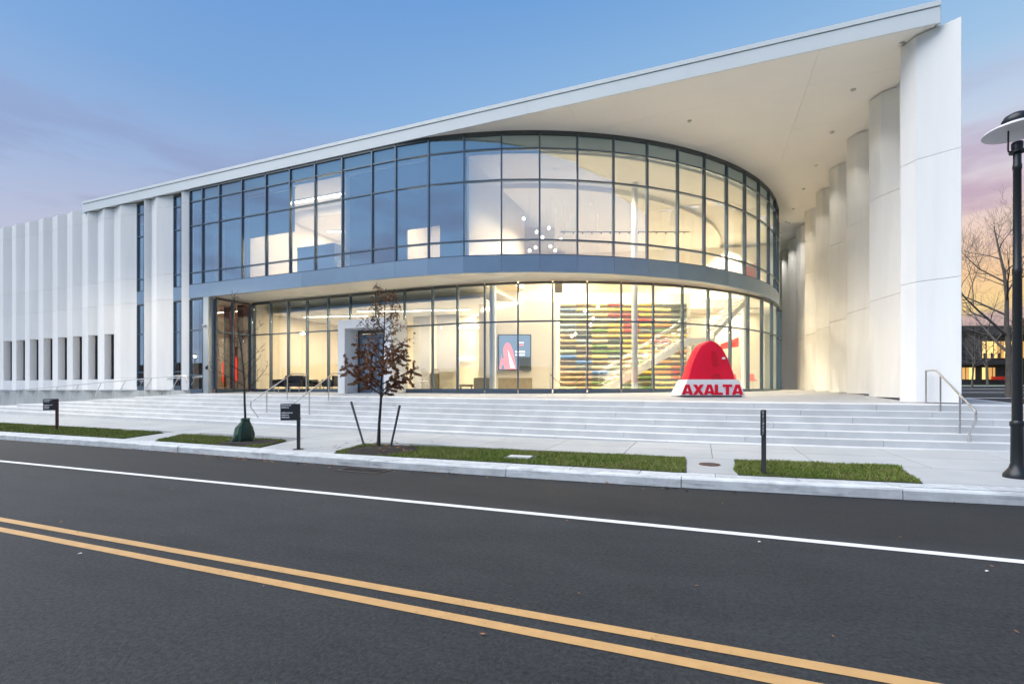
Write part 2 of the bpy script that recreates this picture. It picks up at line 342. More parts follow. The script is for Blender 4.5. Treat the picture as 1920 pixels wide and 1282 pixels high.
class MB:
    def __init__(self): self.v = []; self.f = []
    def add(self, vs, fs):
        b = len(self.v); self.v += [tuple(p) for p in vs]; self.f += [tuple(i + b for i in f) for f in fs]; return self
    def box(self, x0, x1, y0, y1, z0, z1):
        return self.add([(x0, y0, z0), (x1, y0, z0), (x1, y1, z0), (x0, y1, z0), (x0, y0, z1), (x1, y0, z1), (x1, y1, z1), (x0, y1, z1)],
                        [(3, 2, 1, 0), (4, 5, 6, 7), (0, 1, 5, 4), (1, 2, 6, 5), (2, 3, 7, 6), (3, 0, 4, 7)])
    def prism(self, poly, z0, z1):
        """poly in plan, counter-clockwise; z0/z1 may be numbers or functions of (x, y)"""
        n = len(poly); a = (lambda p: z0(*p)) if callable(z0) else (lambda p: z0); b = (lambda p: z1(*p)) if callable(z1) else (lambda p: z1)
        vs = [(p[0], p[1], a(p)) for p in poly] + [(p[0], p[1], b(p)) for p in poly]
        return self.add(vs, [tuple(range(n - 1, -1, -1)), tuple(range(n, 2 * n))] + [(i, (i + 1) % n, n + (i + 1) % n, n + i) for i in range(n)])
    def extrude(self, pts, off):
        """a planar 3D polygon swept by the vector off"""
        n = len(pts); o = Vector(off)
        vs = [tuple(p) for p in pts] + [tuple(Vector(p) + o) for p in pts]
        return self.add(vs, [tuple(range(n)), tuple(range(2 * n - 1, n - 1, -1))] + [((i + 1) % n, i, n + i, n + (i + 1) % n) for i in range(n)])
    def tube(self, pts, rad, n=8, caps=True):
        pts = [Vector(p) for p in pts]; m = len(pts)
        if not isinstance(rad, (list, tuple)): rad = [rad] * m
        ring = []; prev = None
        for i, p in enumerate(pts):
            t = (pts[min(i + 1, m - 1)] - pts[max(i - 1, 0)]).normalized()
            if prev is None:
                ref = Vector((0, 0, 1)) if abs(t.z) < 0.9 else Vector((1, 0, 0)); u = t.cross(ref).normalized()
            else: u = (prev - t * prev.dot(t)).normalized()
            prev = u; w = t.cross(u)
            ring += [tuple(p + (u * math.cos(2 * math.pi * k / n) + w * math.sin(2 * math.pi * k / n)) * rad[i]) for k in range(n)]
        fs = []
        for i in range(m - 1):
            for k in range(n): fs.append((i * n + k, i * n + (k + 1) % n, (i + 1) * n + (k + 1) % n, (i + 1) * n + k))
        if caps: fs += [tuple(range(n - 1, -1, -1)), tuple(range((m - 1) * n, m * n))]
        return self.add(ring, fs)
    def lathe(self, prof, c=(0, 0, 0), n=24, axis=None):
        """prof: (radius, height) pairs from bottom to top"""
        vs = []; fs = []; m = len(prof)
        for r, z in prof:
            for k in range(n):
                a = 2 * math.pi * k / n; vs.append((c[0] + r * math.cos(a), c[1] + r * math.sin(a), c[2] + z))
        for i in range(m - 1):
            for k in range(n): fs.append((i * n + k, i * n + (k + 1) % n, (i + 1) * n + (k + 1) % n, (i + 1) * n + k))
        fs += [tuple(range(n - 1, -1, -1)), tuple(range((m - 1) * n, m * n))]
        return self.add(vs, fs)
    def mesh(self, name, m, origin=(0, 0, 0), smooth=False, sharp=40):
        me = bpy.data.meshes.new(name); o = Vector(origin)
        me.from_pydata([tuple(Vector(p) - o) for p in self.v], [], self.f); me.materials.append(MATS[m])
        if smooth:
            me.polygons.foreach_set('use_smooth', [True] * len(me.polygons))
            try: me.set_sharp_from_angle(angle=R(sharp))
            except Exception: pass
        me.update(); return me
    def build(self, name, m, parent=None, smooth=False, at=None, sharp=40):
        """a new object; its own origin is at 'at' (world), else its parent's origin"""
        o0 = org(parent); w = Vector(at) if at is not None else o0
        o = link_obj(name, self.mesh(name, m, w, smooth, sharp), parent); o.location = w - o0; ORG[o.name] = w
        return o

BOXC = {}
def piece(name, size, loc, rz, m, parent=None, bevel=0.0):
    """box-shaped part of the given size centred at loc (world), turned by rz; alike pieces share mesh data"""
    key = (tuple(round(s, 3) for s in size), m, bevel)
    if key not in BOXC:
        b = MB(); x, y, z = [s / 2 for s in size]; b.box(-x, x, -y, y, -z, z); me = b.mesh(name, m)
        if bevel:
            bm = bmesh.new(); bm.from_mesh(me); bmesh.ops.bevel(bm, geom=bm.edges[:], offset=bevel, segments=2, affect='EDGES'); bm.to_mesh(me); bm.free()
        BOXC[key] = me
    o = link_obj(name, BOXC[key], parent); o.location = Vector(loc) - org(parent); o.rotation_euler = (0, 0, rz); ORG[o.name] = Vector(loc)
    return o

def copy_tree(o, parent=None, loc=None):
    c = o.copy(); col.objects.link(c); c.parent = parent
    if loc is not None: c.location = loc; ORG[c.name] = Vector(loc)
    for ch in list(o.children):
        copy_tree(ch, c)
    return c

def interp(x, knots):
    if x <= knots[0][0]: a, b = knots[0], knots[1]
    elif x >= knots[-1][0]: a, b = knots[-2], knots[-1]
    else:
        for a, b in zip(knots, knots[1:]):
            if a[0] <= x <= b[0]: break
    t = (x - a[0]) / (b[0] - a[0]); return a[1] + t * (b[1] - a[1])
def smooth_knots(knots, step=1.0):
    """resample piecewise-linear knots through a small moving average, so that long edges run in gentle curves"""
    xs = np.arange(knots[0][0], knots[-1][0] + 1e-6, step); ys = np.array([interp(x, knots) for x in xs])
    k = np.array([1, 2, 3, 4, 3, 2, 1.0]); k /= k.sum(); yp = np.pad(ys, 3, mode='reflect', reflect_type='odd')
    return list(zip(xs.tolist(), np.convolve(yp, k, 'valid').tolist()))

# directions of the picture plane, used for walls inside that face the street at this angle
RV = Vector((math.cos(YAW), math.sin(YAW), 0)); FV = Vector((-math.sin(YAW), math.cos(YAW), 0))
def ST(s, t, z=0.0): return RV * s + FV * t + Vector((0, 0, z))
def SU(u, t, z=0.0): return ST((u - 960) / FPX * t, t, z)

# ================================================================== levels of the site
YK = smooth_knots([(-70, 8.6), (-22, 8.5), (-12.4, 8.42), (-7.3, 8.17), (-0.6, 8.3), (4, 8.75), (12, 9.7), (20, 11)])     # kerb front
YB = smooth_knots([(-70, 15.6), (-45, 14.6), (-30, 14.0), (-20, 13.6), (-11, 13.3), (-5, 13.22), (0, 13.3), (3, 13.6), (6, 14.05), (12, 14.9), (20, 16)])  # foot of the steps
yk = lambda x: interp(x, YK)
yb = lambda x: interp(x, YB)
def zs(x, y):                                   # pavement
    f = max(0.0, min(1.0, (y - 8.4) / 5.0))
    return 0.16 + 0.06 * f + 0.0033 * max(0.0, -5 - x) * f
TREAD, RISE, NST = 0.34, 0.165, 6
zn = lambda x: 1.25 - 0.007 * (x + 1)           # level of the top nosing
nose = lambda x, k: yb(x) + (NST - k) * TREAD
def zp(x, y):                                   # plaza
    d = y - nose(x, 0); return zn(x) + 0.04 * max(0.0, min(d, 6)) + 0.015 * max(0.0, d - 6)
XR = -23.3                                      # top of the ramp
zr = lambda x: zn(XR) - 0.045 * (XR - x)        # ramp falling to the left

# ---- ground
def grid(name, xs, ys, zf, m, kind='structure'):
    b = MB(); nx = len(xs)
    b.v = [(x, y, zf(x, y)) for y in ys for x in xs]
    b.f = [(j * nx + i, j * nx + i + 1, (j + 1) * nx + i + 1, (j + 1) * nx + i) for j in range(len(ys) - 1) for i in range(nx - 1)]
    o = b.build(name, m); tag(o, kind=kind); return o
def zt(x, y):                                   # land beyond the street, rising gently away from it
    return interp(y, [(8, 0.1), (14, 0.15), (18, 0.62), (22, 0.9), (50, 1.5), (75, 2.15), (120, 2.6), (900, 2.7)])
grid('ground', [-900, 900], [-900, 8.6], lambda x, y: -0.03, 'far_lawn')
grid('terrain', [7.9, 20, 60, 900], [14.5, 16, 18, 20, 22, 30, 40, 50, 62, 75, 120, 900], lambda x, y: zt(x, y) - 0.03, 'asphalt')
grid('terrain', [-900, -60, -46, 7.9], [17.5, 40, 120, 900], lambda x, y: -0.05 if y < 41 else zt(x, y) - 0.04, 'far_lawn')
road = grid('road', [-400, 400], [-4.6, 9.9], lambda x, y: 0.0, 'asphalt')
grid('far_pavement', [-400, 400], [-7.2, -4.6], lambda x, y: 0.12, 'concrete')

def stripe(x0, x1, y, w, m, name, wob=0.004):
    b = MB(); xs = np.arange(x0, x1 + 0.01, 0.5)
    vs = []; 
    for x in xs:
        j = wob * mnoise.noise((x * 1.7, y * 9, 0)); k = wob * mnoise.noise((x * 1.7, y * 9, 5))
        vs += [(x, y - w / 2 + j, 0.004), (x, y + w / 2 + k, 0.004)]
    b.add(vs, [(2 * i, 2 * i + 2, 2 * i + 3, 2 * i + 1) for i in range(len(xs) - 1)])
    return b.build(name, m, road)
stripe(-90, 40, 3.25, 0.10, 'paint_yellow', 'yellow_line')
stripe(-90, 40, 3.015, 0.10, 'paint_yellow', 'yellow_line')
stripe(-90, 40, 5.92, 0.12, 'paint_white', 'white_line')

# contact shade at the kerb foot, painted as a near-black strip
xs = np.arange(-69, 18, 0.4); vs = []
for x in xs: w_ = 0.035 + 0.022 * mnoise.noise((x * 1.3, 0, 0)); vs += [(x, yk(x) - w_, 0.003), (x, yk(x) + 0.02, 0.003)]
mat('kerb_shade', (0.008, 0.008, 0.009), 0.6)
MB().add(vs, [(2 * i, 2 * i + 2, 2 * i + 3, 2 * i + 1) for i in range(len(xs) - 1)]).build('kerb_contact_shade', 'kerb_shade', road)
# storm inlet and small litter
t = empty('storm_drain', (-6.2, 7.9, 0.0), 'dark iron storm drain grate in the gutter below the staked leafy tree', 'drain')
b = MB(); b.box(-6.75, -5.75, 7.62, 7.7, 0.0, 0.012).box(-6.75, -5.75, 8.02, 8.1, 0.0, 0.012).box(-6.75, -6.69, 7.7, 8.02, 0.0, 0.012).box(-5.81, -5.75, 7.7, 8.02, 0.0, 0.012); b.build('frame', 'iron', t)
for k in range(9): piece('bar', (0.03, 0.32, 0.012), (-6.62 + k * 0.093, 7.86, 0.005), 0, 'iron', t)

# ---- kerb stones
kerb = grid('kerb', [-70, 20], [8.2, 8.3], lambda x, y: -0.2, 'kerb')
x = -69.0; i = 0
while x < 18:
    ln = 3.05 if not -15.5 < x < -13 else 1.6
    x1 = x + ln - 0.012; dz = 0.004 * math.sin(i * 2.3)
    nseg = 4; b = MB(); prof = [(0.0, -0.05), (0.012, 0.135), (0.03, 0.156), (0.18, 0.162), (0.18, -0.05)]
    vs = []; fs = []
    for s in range(nseg + 1):
        xx = x + (x1 - x) * s / nseg
        vs += [(xx, yk(xx) + py + 0.006 * math.sin(i * 1.7), pz + (dz if pz > 0 else 0)) for py, pz in prof]
    n = len(prof)
    for s in range(nseg):
        for k in range(n): fs.append((s * n + k, (s + 1) * n + k, (s + 1) * n + (k + 1) % n, s * n + (k + 1) % n))
    fs += [tuple(range(n)), tuple(range(nseg * n + n - 1, nseg * n - 1, -1))]
    b.add(vs, fs).build('kerb_stone', 'kerb', kerb); x += ln; i += 1

# ---- pavement: a concrete bed, a paver strip behind the kerb, slabs up to the steps
side = grid('sidewalk', np.arange(-70, 20.1, 2.0), [0, 0.25, 0.5, 0.75, 1.0], lambda x, y: 0.0, 'joint')
me = side.data
for v in me.vertices:
    x = v.co.x; y = yk(x) + 0.15 + v.co.y * (yb(x) + 0.3 - yk(x) - 0.15); v.co.y = y; v.co.z = zs(x, y) - 0.016
PATCH = [[(-40.5, 9.25), (-27.6, 9.25), (-28.6, 10.75), (-40.5, 10.75)],
         [(-26.0, 9.2), (-15.75, 9.0), (-16.4, 10.55), (-26.8, 10.8)],
         [(-14.25, 8.95), (-10.2, 8.85), (-10.75, 10.2), (-15.1, 10.3)],
         [(-7.75, 8.72), (-0.24, 8.88), (-0.30, 10.62), (-8.15, 10.25)],
         [(0.58, 8.95), (3.15, 9.15), (3.35, 10.85), (0.62, 10.6)]]
def slab(x00, x01, y0f, y1f, name='paving_slab', m='concrete', gap=0.008, lift=0.0, x10=None, x11=None):
    x10 = x00 if x10 is None else x10; x11 = x01 if x11 is None else x11
    q = [(x00 + gap, y0f(x00) + gap), (x01 - gap, y0f(x01) + gap), (x11 - gap, y1f(x11) - gap), (x10 + gap, y1f(x10) - gap)]
    b = MB(); b.prism(q, lambda x, y: zs(x, y) - 0.06, lambda x, y: zs(x, y) + lift); return b.build(name, m, side)
ymid = lambda x: 10.78 + 0.012 * abs(x + 3)
ym2 = lambda x: (ymid(x) + yb(x)) / 2
for xx in np.arange(-62, 16, 1.83):
    slab(xx, xx + 1.83, ymid, ym2); slab(xx, xx + 1.83, ym2, lambda x: yb(x) + 0.1)
for xx in np.arange(-62, 16, 1.22):             # narrow paver strip behind the kerb
    slab(xx, xx + 1.22, lambda x: yk(x) + 0.185, lambda x: yk(x) + 0.56, 'paver', 'paver', 0.006)
kf = lambda x: yk(x) + 0.565
for a, b_, a1, b1_ in ((-27.6, -26.0, -28.6, -26.8), (-15.75, -14.25, -16.4, -15.1), (-10.2, -7.75, -10.75, -8.15), (-0.24, 0.58, -0.30, 0.62), (3.15, 5.2, 3.4, 5.2), (5.2, 7.4, 5.2, 7.4), (7.4, 9.8, 7.4, 9.8)):
    slab(a, b_, kf, ymid, x10=a1, x11=b1_)

# ---- grass verges
def inside(p, poly):
    c = False
    for (x0, y0), (x1, y1) in zip(poly, poly[1:] + poly[:1]):
        if (y0 > p[1]) != (y1 > p[1]) and p[0] < (x1 - x0) * (p[1] - y0) / (y1 - y0) + x0: c = not c
    return c
def grow(name, poly, dens, hmin, hmax, holes=(), soil=True, wblade=0.007):
    if soil:
        g = MB(); g.prism(poly, lambda x, y: zs(x, y) - 0.06, lambda x, y: zs(x, y) + 0.014); o = g.build('lawn_bed', 'lawn_soil'); tag(o, kind='structure')
    x0, x1 = min(p[0] for p in poly) - 0.1, max(p[0] for p in poly) + 0.1; y0, y1 = min(p[1] for p in poly) - 0.06, max(p[1] for p in poly) + 0.06
    n = int((x1 - x0) * (y1 - y0) * dens); V = []; F = []
    P = rng.random((n, 2)) * (x1 - x0, y1 - y0) + (x0, y0)
    for px, py in P:
        if not inside((px + 0.09 * mnoise.noise((px * 2.3, py * 2.3, 7)), py + 0.07 * mnoise.noise((px * 2.9, py * 2.9, 11))), poly): continue
        hole = False
        for cx, cy, rx, ry in holes:
            if ((px - cx) / rx) ** 2 + ((py - cy) / ry) ** 2 < 1 + 0.35 * mnoise.noise((px * 4, py * 4, 1)): hole = True
        if hole: continue
        clump = 0.5 + 0.5 * mnoise.noise((px * 1.3, py * 1.3, 3)); th = rng.random() * 6.283
        if clump < 0.22 and rng.random() < 0.5: continue
        h = (hmin + (hmax - hmin) * rng.random() ** 1.6) * (0.65 + 0.6 * clump); ln = h * (0.25 + 0.65 * rng.random()); wv = wblade * (0.7 + 0.6 * rng.random())
        a2 = rng.random() * 6.283; dx, dy = math.cos(th) * wv, math.sin(th) * wv; lx, ly = math.cos(a2) * ln, math.sin(a2) * ln
        z = zs(px, py) + 0.012; k = len(V)
        V += [(px - dx, py - dy, z), (px + dx, py + dy, z), (px + dx * 0.7 + lx * 0.4, py + dy * 0.7 + ly * 0.4, z + h * 0.65), (px - dx * 0.7 + lx * 0.4, py - dy * 0.7 + ly * 0.4, z + h * 0.65), (px + lx, py + ly, z + h)]
        F += [(k, k + 1, k + 2, k + 3), (k + 3, k + 2, k + 4)]
    me = bpy.data.meshes.new(name); me.from_pydata(V, [], F); me.materials.append(MATS['grass']); o = link_obj(name, me); return o
MULCH = [(-6.95, 9.45, 0.80, 0.82), (-11.25, 9.35, 0.72, 0.72)]
GL = ['far strip of short green grass along the kerb', 'long strip of green grass with a black sign post in it', 'short patch of green grass round the green watering bag', 'long strip of green grass round the staked leafy tree', 'patch of green grass with a black sign seen edge on']
for k, p in enumerate(PATCH):
    o = grow('grass', p, (1000, 2400, 4000, 6500, 7000)[k], 0.015, 0.068, MULCH + [(-3.5, 9.4, 0.36, 0.2)], wblade=(0.010, 0.008, 0.006, 0.0042, 0.0042)[k])
    tag(o, GL[k], 'grass', kind='stuff')
for k, (cx, cy, rx, ry) in enumerate(MULCH):
    V = [(cx, cy, zs(cx, cy) + 0.075)]; n = 22; F = []
    for ring, (f, h) in enumerate(((0.55, 0.055), (1.12, 0.012))):
        for i in range(n):
            a = 2 * math.pi * i / n; q = f * (1 + 0.13 * mnoise.noise((math.cos(a) * 2, math.sin(a) * 2, k * 3.0)))
            X, Y = cx + rx * q * math.cos(a), cy + ry * q * math.sin(a); Y = max(Y, yk(X) + 0.58); V.append((X, Y, zs(X, Y) + h + 0.006))
    F = [(0, 1 + i, 1 + (i + 1) % n) for i in range(n)] + [(1 + i, 1 + n + i, 1 + n + (i + 1) % n, 1 + (i + 1) % n) for i in range(n)]
    me = bpy.data.meshes.new('mulch'); me.from_pydata(V, [], F); me.materials.append(MATS['soil']); o = link_obj('mulch', me)
    for i in range(420):                         # loose crumbs and chips
        a = rng.random() * 6.283; q = math.sqrt(rng.random()) * 1.1
        X, Y = cx + rx * q * math.cos(a), cy + ry * q * math.sin(a)
        if Y < yk(X) + 0.6: continue
    tag(o, ['dark mulch ring round the staked leafy tree', 'dark mulch ring under the green watering bag'][k], 'mulch', kind='stuff')

# utility lid, manhole, litter
t = empty('utility_box', (-3.5, 9.4, zs(-3.5, 9.4)), 'pale concrete utility box lid set in the grass', 'utility lid')
piece('lid', (0.50, 0.28, 0.05), (-3.5, 9.4, zs(-3.5, 9.4) + 0.035), 0.05, 'box_lid', t, 0.008)
b = MB(); b.box(-3.79, -3.21, 9.22, 9.25, 0.1, zs(-3.5, 9.4) + 0.045).box(-3.79, -3.21, 9.55, 9.58, 0.1, zs(-3.5, 9.4) + 0.045); b.build('frame', 'concrete', t)
t = empty('manhole_cover', (0.15, 9.95, zs(0.15, 9.95)), 'round rusty red manhole cover in the concrete path between the lawns', 'manhole cover')
zc = zs(0.15, 9.95) + 0.002
b = MB(); b.lathe([(0.19, 0), (0.19, 0.012), (0.16, 0.012), (0.155, 0.004)], (0.15, 9.95, zc), 32); b.build('ring', 'manhole', t, True)
b = MB(); b.lathe([(0.15, 0), (0.15, 0.010), (0.02, 0.012)], (0.15, 9.95, zc), 32); b.build('lid', 'iron', t, True)

# ================================================================== steps, plaza, ramp
steps = grid('steps', [-46, 8], [14.4, 14.5], lambda x, y: -0.3, 'concrete_step')
def step_block(k, xa, xb):
    n = max(2, int((xb - xa) / 0.6)); xs = [xa + (xb - xa) * i / n for i in range(n + 1)]
    vs = []; fs = []
    for x in xs:
        y0 = nose(x, k); z1 = zn(x) - k * RISE; y1 = nose(x, k) + (0.6 if k == 0 else TREAD + 0.05)
        if x < XR + 0.5: y1 = nose(x, 0) + 0.06
        vs += [(x, y0 + 0.006, -0.1), (x, y0, z1 - 0.012), (x, y0 + 0.012, z1), (x, y1, z1 + (0.001 if k else 0.04 * (y1 - y0))), (x, y1, -0.1)]
    m = 5
    for i in range(n):
        for j in range(m): fs.append((i * m + j, (i + 1) * m + j, (i + 1) * m + (j + 1) % m, i * m + (j + 1) % m))
    fs += [tuple(range(m)), tuple(range(n * m + m - 1, n * m - 1, -1))]
    b = MB(); b.add(vs, fs); return b.build('step_block', 'concrete_step', steps)
for k in range(NST + 1):
    left = XR - 3.0 * k if k else XR; right = 7.9
    left = max(left, -46)
    cuts = [left]; x = -60 + 1.15 * k + 0.4
    while x < right - 0.6:
        if x > left + 0.6: cuts.append(x)
        x += 3.05
    cuts.append(right)
    for a, c in zip(cuts, cuts[1:]): step_block(k, a + 0.004, c - 0.004)
xs = list(np.arange(XR, 7.95, 1.0)) + [7.9]
ts = [0, 0.05, 0.1, 0.2, 0.35, 0.6, 1.0]
plaza = grid('plaza', xs, ts, lambda x, y: 0.0, 'plaza')
for v in plaza.data.vertices:
    x = v.co.x; y0 = nose(x, 0) + 0.585; y = y0 + v.co.y * (46 - y0); v.co.y = y; v.co.z = zp(x, y) + 0.002
# sides of the plaza towards the side street
b = MB(); ys = np.arange(nose(7.9, 0), 46, 1.0)
vs = []
for y in ys: vs += [(7.9, y, zp(7.9, y)), (7.9, y, -0.2), (8.1, y, -0.2), (8.1, y, zp(7.9, y))]
fs = []
for i in range(len(ys) - 1):
    for j in range(4): fs.append((i * 4 + j, i * 4 + (j + 1) % 4, (i + 1) * 4 + (j + 1) % 4, (i + 1) * 4 + j))
fs += [(3, 2, 1, 0)]
o = b.add(vs, fs).build('plaza_edge', 'concrete_step'); tag(o, kind='structure')
# ramp along the wall, falling to the left
xs = list(np.arange(-46, XR + 0.01, 0.65)); 
if xs[-1] < XR - 0.01: xs.append(XR)
vs = []; fs = []
for x in xs: vs += [(x, nose(x, 0) + 0.02, -0.1), (x, nose(x, 0) + 0.02, zr(x)), (x, 17.3, zr(x) + 0.02), (x, 17.3, -0.1)]
for i in range(len(xs) - 1):
    for j in range(4): fs.append((i * 4 + j, (i + 1) * 4 + j, (i + 1) * 4 + (j + 1) % 4, i * 4 + (j + 1) % 4))
fs += [(0, 1, 2, 3), tuple(len(xs) * 4 - 1 - i for i in range(4))]
o = MB().add(vs, fs).build('ramp', 'concrete_step'); tag(o, kind='structure')

# ================================================================== the office building
UC, UR = (-12.147, 33.086), 16.402              # plan circle of the upper glass
LC, LR = (-10.51, 33.865), 15.03                # plan circle of the recessed lower glass
YF = UC[1] - UR                                 # facade line
YL = LC[1] - LR
Z0, ZSOF2, ZBAND, ZHEAD, ZSOF, ZTOP = 1.50, 6.22, 6.88, 11.62, 11.74, 12.30
def upt(a, r=0.0): return (UC[0] + (UR + r) * math.sin(a), UC[1] - (UR + r) * math.cos(a))
def lpt(a, r=0.0): return (LC[0] + (LR + r) * math.sin(a), LC[1] - (LR + r) * math.cos(a))
bld = empty('office_building', (-12, 20, 1.4), 'white two-storey office building with curved glass front and sawtooth white fins', 'building')

# roof, fascia, soffit
b = MB(); b.box(-32.75, 6.10, YF + 0.06, 60, ZSOF + 0.06, ZTOP - 0.02); roof = b.build('roof', 'fascia', bld)
xs = [-32.8, -27.9, -22.4, -16.9, -11.4, -5.9, -0.4, 6.13]
for a, c in zip(xs, xs[1:]):
    piece('fascia_panel', (c - a - 0.006, 0.06, 0.44), ((a + c) / 2, YF - 0.005, 11.92 if True else 0), 0, 'fascia', roof)
    piece('fascia_cap', (c - a - 0.004, 0.10, 0.135), ((a + c) / 2, YF - 0.01, 12.232), 0, 'fascia', roof)
piece('fascia_panel', (0.06, 6.0, 0.58), (6.13, YF + 3.03, 12.0), 0, 'fascia', roof)
piece('fascia_panel', (0.06, 6.0, 0.58), (-32.8, YF + 3.03, 12.0), 0, 'fascia', roof)
sof = MB().box(-32.7, 6.08, YF + 0.03, 60, ZSOF + 0.04, ZSOF + 0.05).build('soffit', 'soffit', bld)
ys = [YF + 0.03, 18.6, 21.6, 24.6, 27.6, 30.6, 33.6, 36.6, 40.5]; xs = [-14.0, -9.2, -4.4, 0.4, 3.3, 6.08]
for y0, y1 in zip(ys, ys[1:]):
    for x0, x1 in zip(xs, xs[1:]): piece('soffit_panel', (x1 - x0 - 0.008, y1 - y0 - 0.008, 0.03), ((x0 + x1) / 2, (y0 + y1) / 2, ZSOF + 0.018), 0, 'soffit', sof)
piece('soffit_panel', (18.6, 2.0, 0.03), (-23.4, YF + 1.04, ZSOF + 0.018), 0, 'soffit', sof)
dl = MB(); dl.lathe([(0.055, -0.05), (0.055, -0.004), (0.085, -0.004), (0.085, -0.016), (0.07, -0.018), (0.05, -0.045)], (0, 0, 0), 16)
dlm = dl.mesh('downlight', 'steel')
for u, v in ((1600, 168), (1560, 248), (1530, 310), (1507, 354), (1488, 391), (1474, 416), (1463, 436), (1293, 227), (1690, 82), (1454, 452), (1447, 466), (1440, 478)):
    tt = (ZSOF - EYE) * FPX / (HY - v); p = SU(u, tt, ZSOF + 0.004)
    if v > 440: p = Vector((4.95, 33.4 + 3.2 * ((452, 466, 478).index(v)), ZSOF + 0.004))
    o = link_obj('downlight', dlm, sof); o.location = p - org(sof)
    if u == 1690: continue
    ld = bpy.data.lights.new('downlight_lamp', 'SPOT'); ld.energy = 110 if v < 440 else 170; ld.spot_size = R(84) if v < 440 else R(96); ld.spot_blend = 1.0; ld.color = (1.0, 0.93, 0.83); ld.shadow_soft_size = 0.06
    lo_ = link_obj('downlight_lamp', ld, o); lo_.location = (0, 0, -0.06)

# ---- curtain walls
def frame_piece(name, p, q, w, d, z0, z1, m, parent, off=0.0):
    """bar from plan point p to q: thickness d across the wall, from z0 to z1"""
    dx, dy = q[0] - p[0], q[1] - p[1]; ln = math.hypot(dx, dy); a = math.atan2(dy, dx); nx, ny = -dy / ln, dx / ln
    return piece(name, (round(ln + w, 3), d, z1 - z0), ((p[0] + q[0]) / 2 + nx * off, (p[1] + q[1]) / 2 + ny * off, (z0 + z1) / 2), a, m, parent)
def wall_run(pts, zl, cw, gl, head, sill, skip=(), spandrel_row=None, depth=0.16):
    """mullions at pts, transoms at zl[1:-1]; glass panes between, each an object of its own"""
    n = len(pts)
    for i, p in enumerate(pts):
        a = pts[max(i - 1, 0)]; c = pts[min(i + 1, n - 1)]; ang = math.atan2(c[1] - a[1], c[0] - a[0])
        piece('mullion', (0.058, depth, zl[-1] - zl[0]), (p[0] - math.sin(ang) * depth / 2, p[1] + math.cos(ang) * depth / 2, (zl[0] + zl[-1]) / 2), ang, 'mullion', cw)
    for i in range(n - 1):
        p, q = pts[i], pts[i + 1]; dx, dy = q[0] - p[0], q[1] - p[1]; ln = math.hypot(dx, dy); ux, uy = dx / ln, dy / ln
        a = (p[0] + ux * 0.034, p[1] + uy * 0.034); c = (q[0] - ux * 0.034, q[1] - uy * 0.034)
        for j in range(len(zl) - 1):
            if (i, j) in skip: continue
            z0, z1 = zl[j] + 0.03, zl[j + 1] - 0.03
            m = 'spandrel_glass' if j == spandrel_row else gl
            gp = frame_piece('glass_pane', a, c, -0.002, 0.016, z0, z1, m, cw, 0.075); gp.rotation_euler = (random.gauss(0, 0.0022), 0, gp.rotation_euler.z + random.gauss(0, 0.0022))
            if j == spandrel_row: frame_piece('spandrel_backing', a, c, -0.004, 0.02, z0, z1, 'spandrel_back', cw, 0.13)
        for z in zl[1:-1]:
            if (i, 't') in skip: continue
            frame_piece('transom', a, c, -0.002, depth * 0.86, z - 0.028, z + 0.028, 'mullion', cw, depth / 2 + 0.012)
        frame_piece('head_rail', a, c, -0.002, depth * 0.9, zl[-1] - 0.028, zl[-1] + head, 'mullion_dark', cw, depth / 2 + 0.006)
        frame_piece('sill_rail', a, c, -0.002, depth * 0.9, zl[0] - sill, zl[0] + 0.028, 'mullion', cw, depth / 2 + 0.006)

UP_X = [-23.97, -23.07, -21.88, -20.37, -18.84, -17.38, -15.92, -14.42, -12.86]
UP_A = [R(1.6 + 5.23 * k) for k in range(18)]
up_pts = [(x, YF) for x in UP_X] + [upt(a) for a in UP_A]
ZU = [ZBAND, 7.48, 9.83, 11.05, ZHEAD]
cwu = MB().box(-24.0, -12.0, YF + 0.17, YF + 0.22, ZHEAD + 0.10, ZHEAD + 0.15).build('upper_curtain_wall', 'mullion_dark', bld)
wall_run(up_pts, ZU, cwu, 'glass_upper', 0.10, 0.02, spandrel_row=3)
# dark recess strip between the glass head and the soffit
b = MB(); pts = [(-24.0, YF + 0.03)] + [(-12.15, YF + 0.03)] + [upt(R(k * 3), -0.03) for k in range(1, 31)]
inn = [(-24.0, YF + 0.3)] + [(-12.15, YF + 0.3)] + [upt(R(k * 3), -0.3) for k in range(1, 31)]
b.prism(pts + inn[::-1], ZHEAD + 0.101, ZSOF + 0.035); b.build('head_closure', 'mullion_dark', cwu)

# ---- spandrel band
band = MB().box(-23.9, -23.8, YF + 0.2, YF + 0.3, ZSOF2 + 0.1, ZBAND - 0.1).build('spandrel_band', 'band', bld)
bp = [(-23.97, YF), (-22.6, YF), (-19.6, YF), (-16.65, YF), (-13.6, YF)] + [upt(R(1.6 + 5.23 * k)) for k in range(0, 18)]
for p, q in zip(bp, bp[1:]): frame_piece('band_panel', p, q, -0.005, 0.12, ZSOF2 - 0.02, ZBAND - 0.021, 'band', band, 0.035)
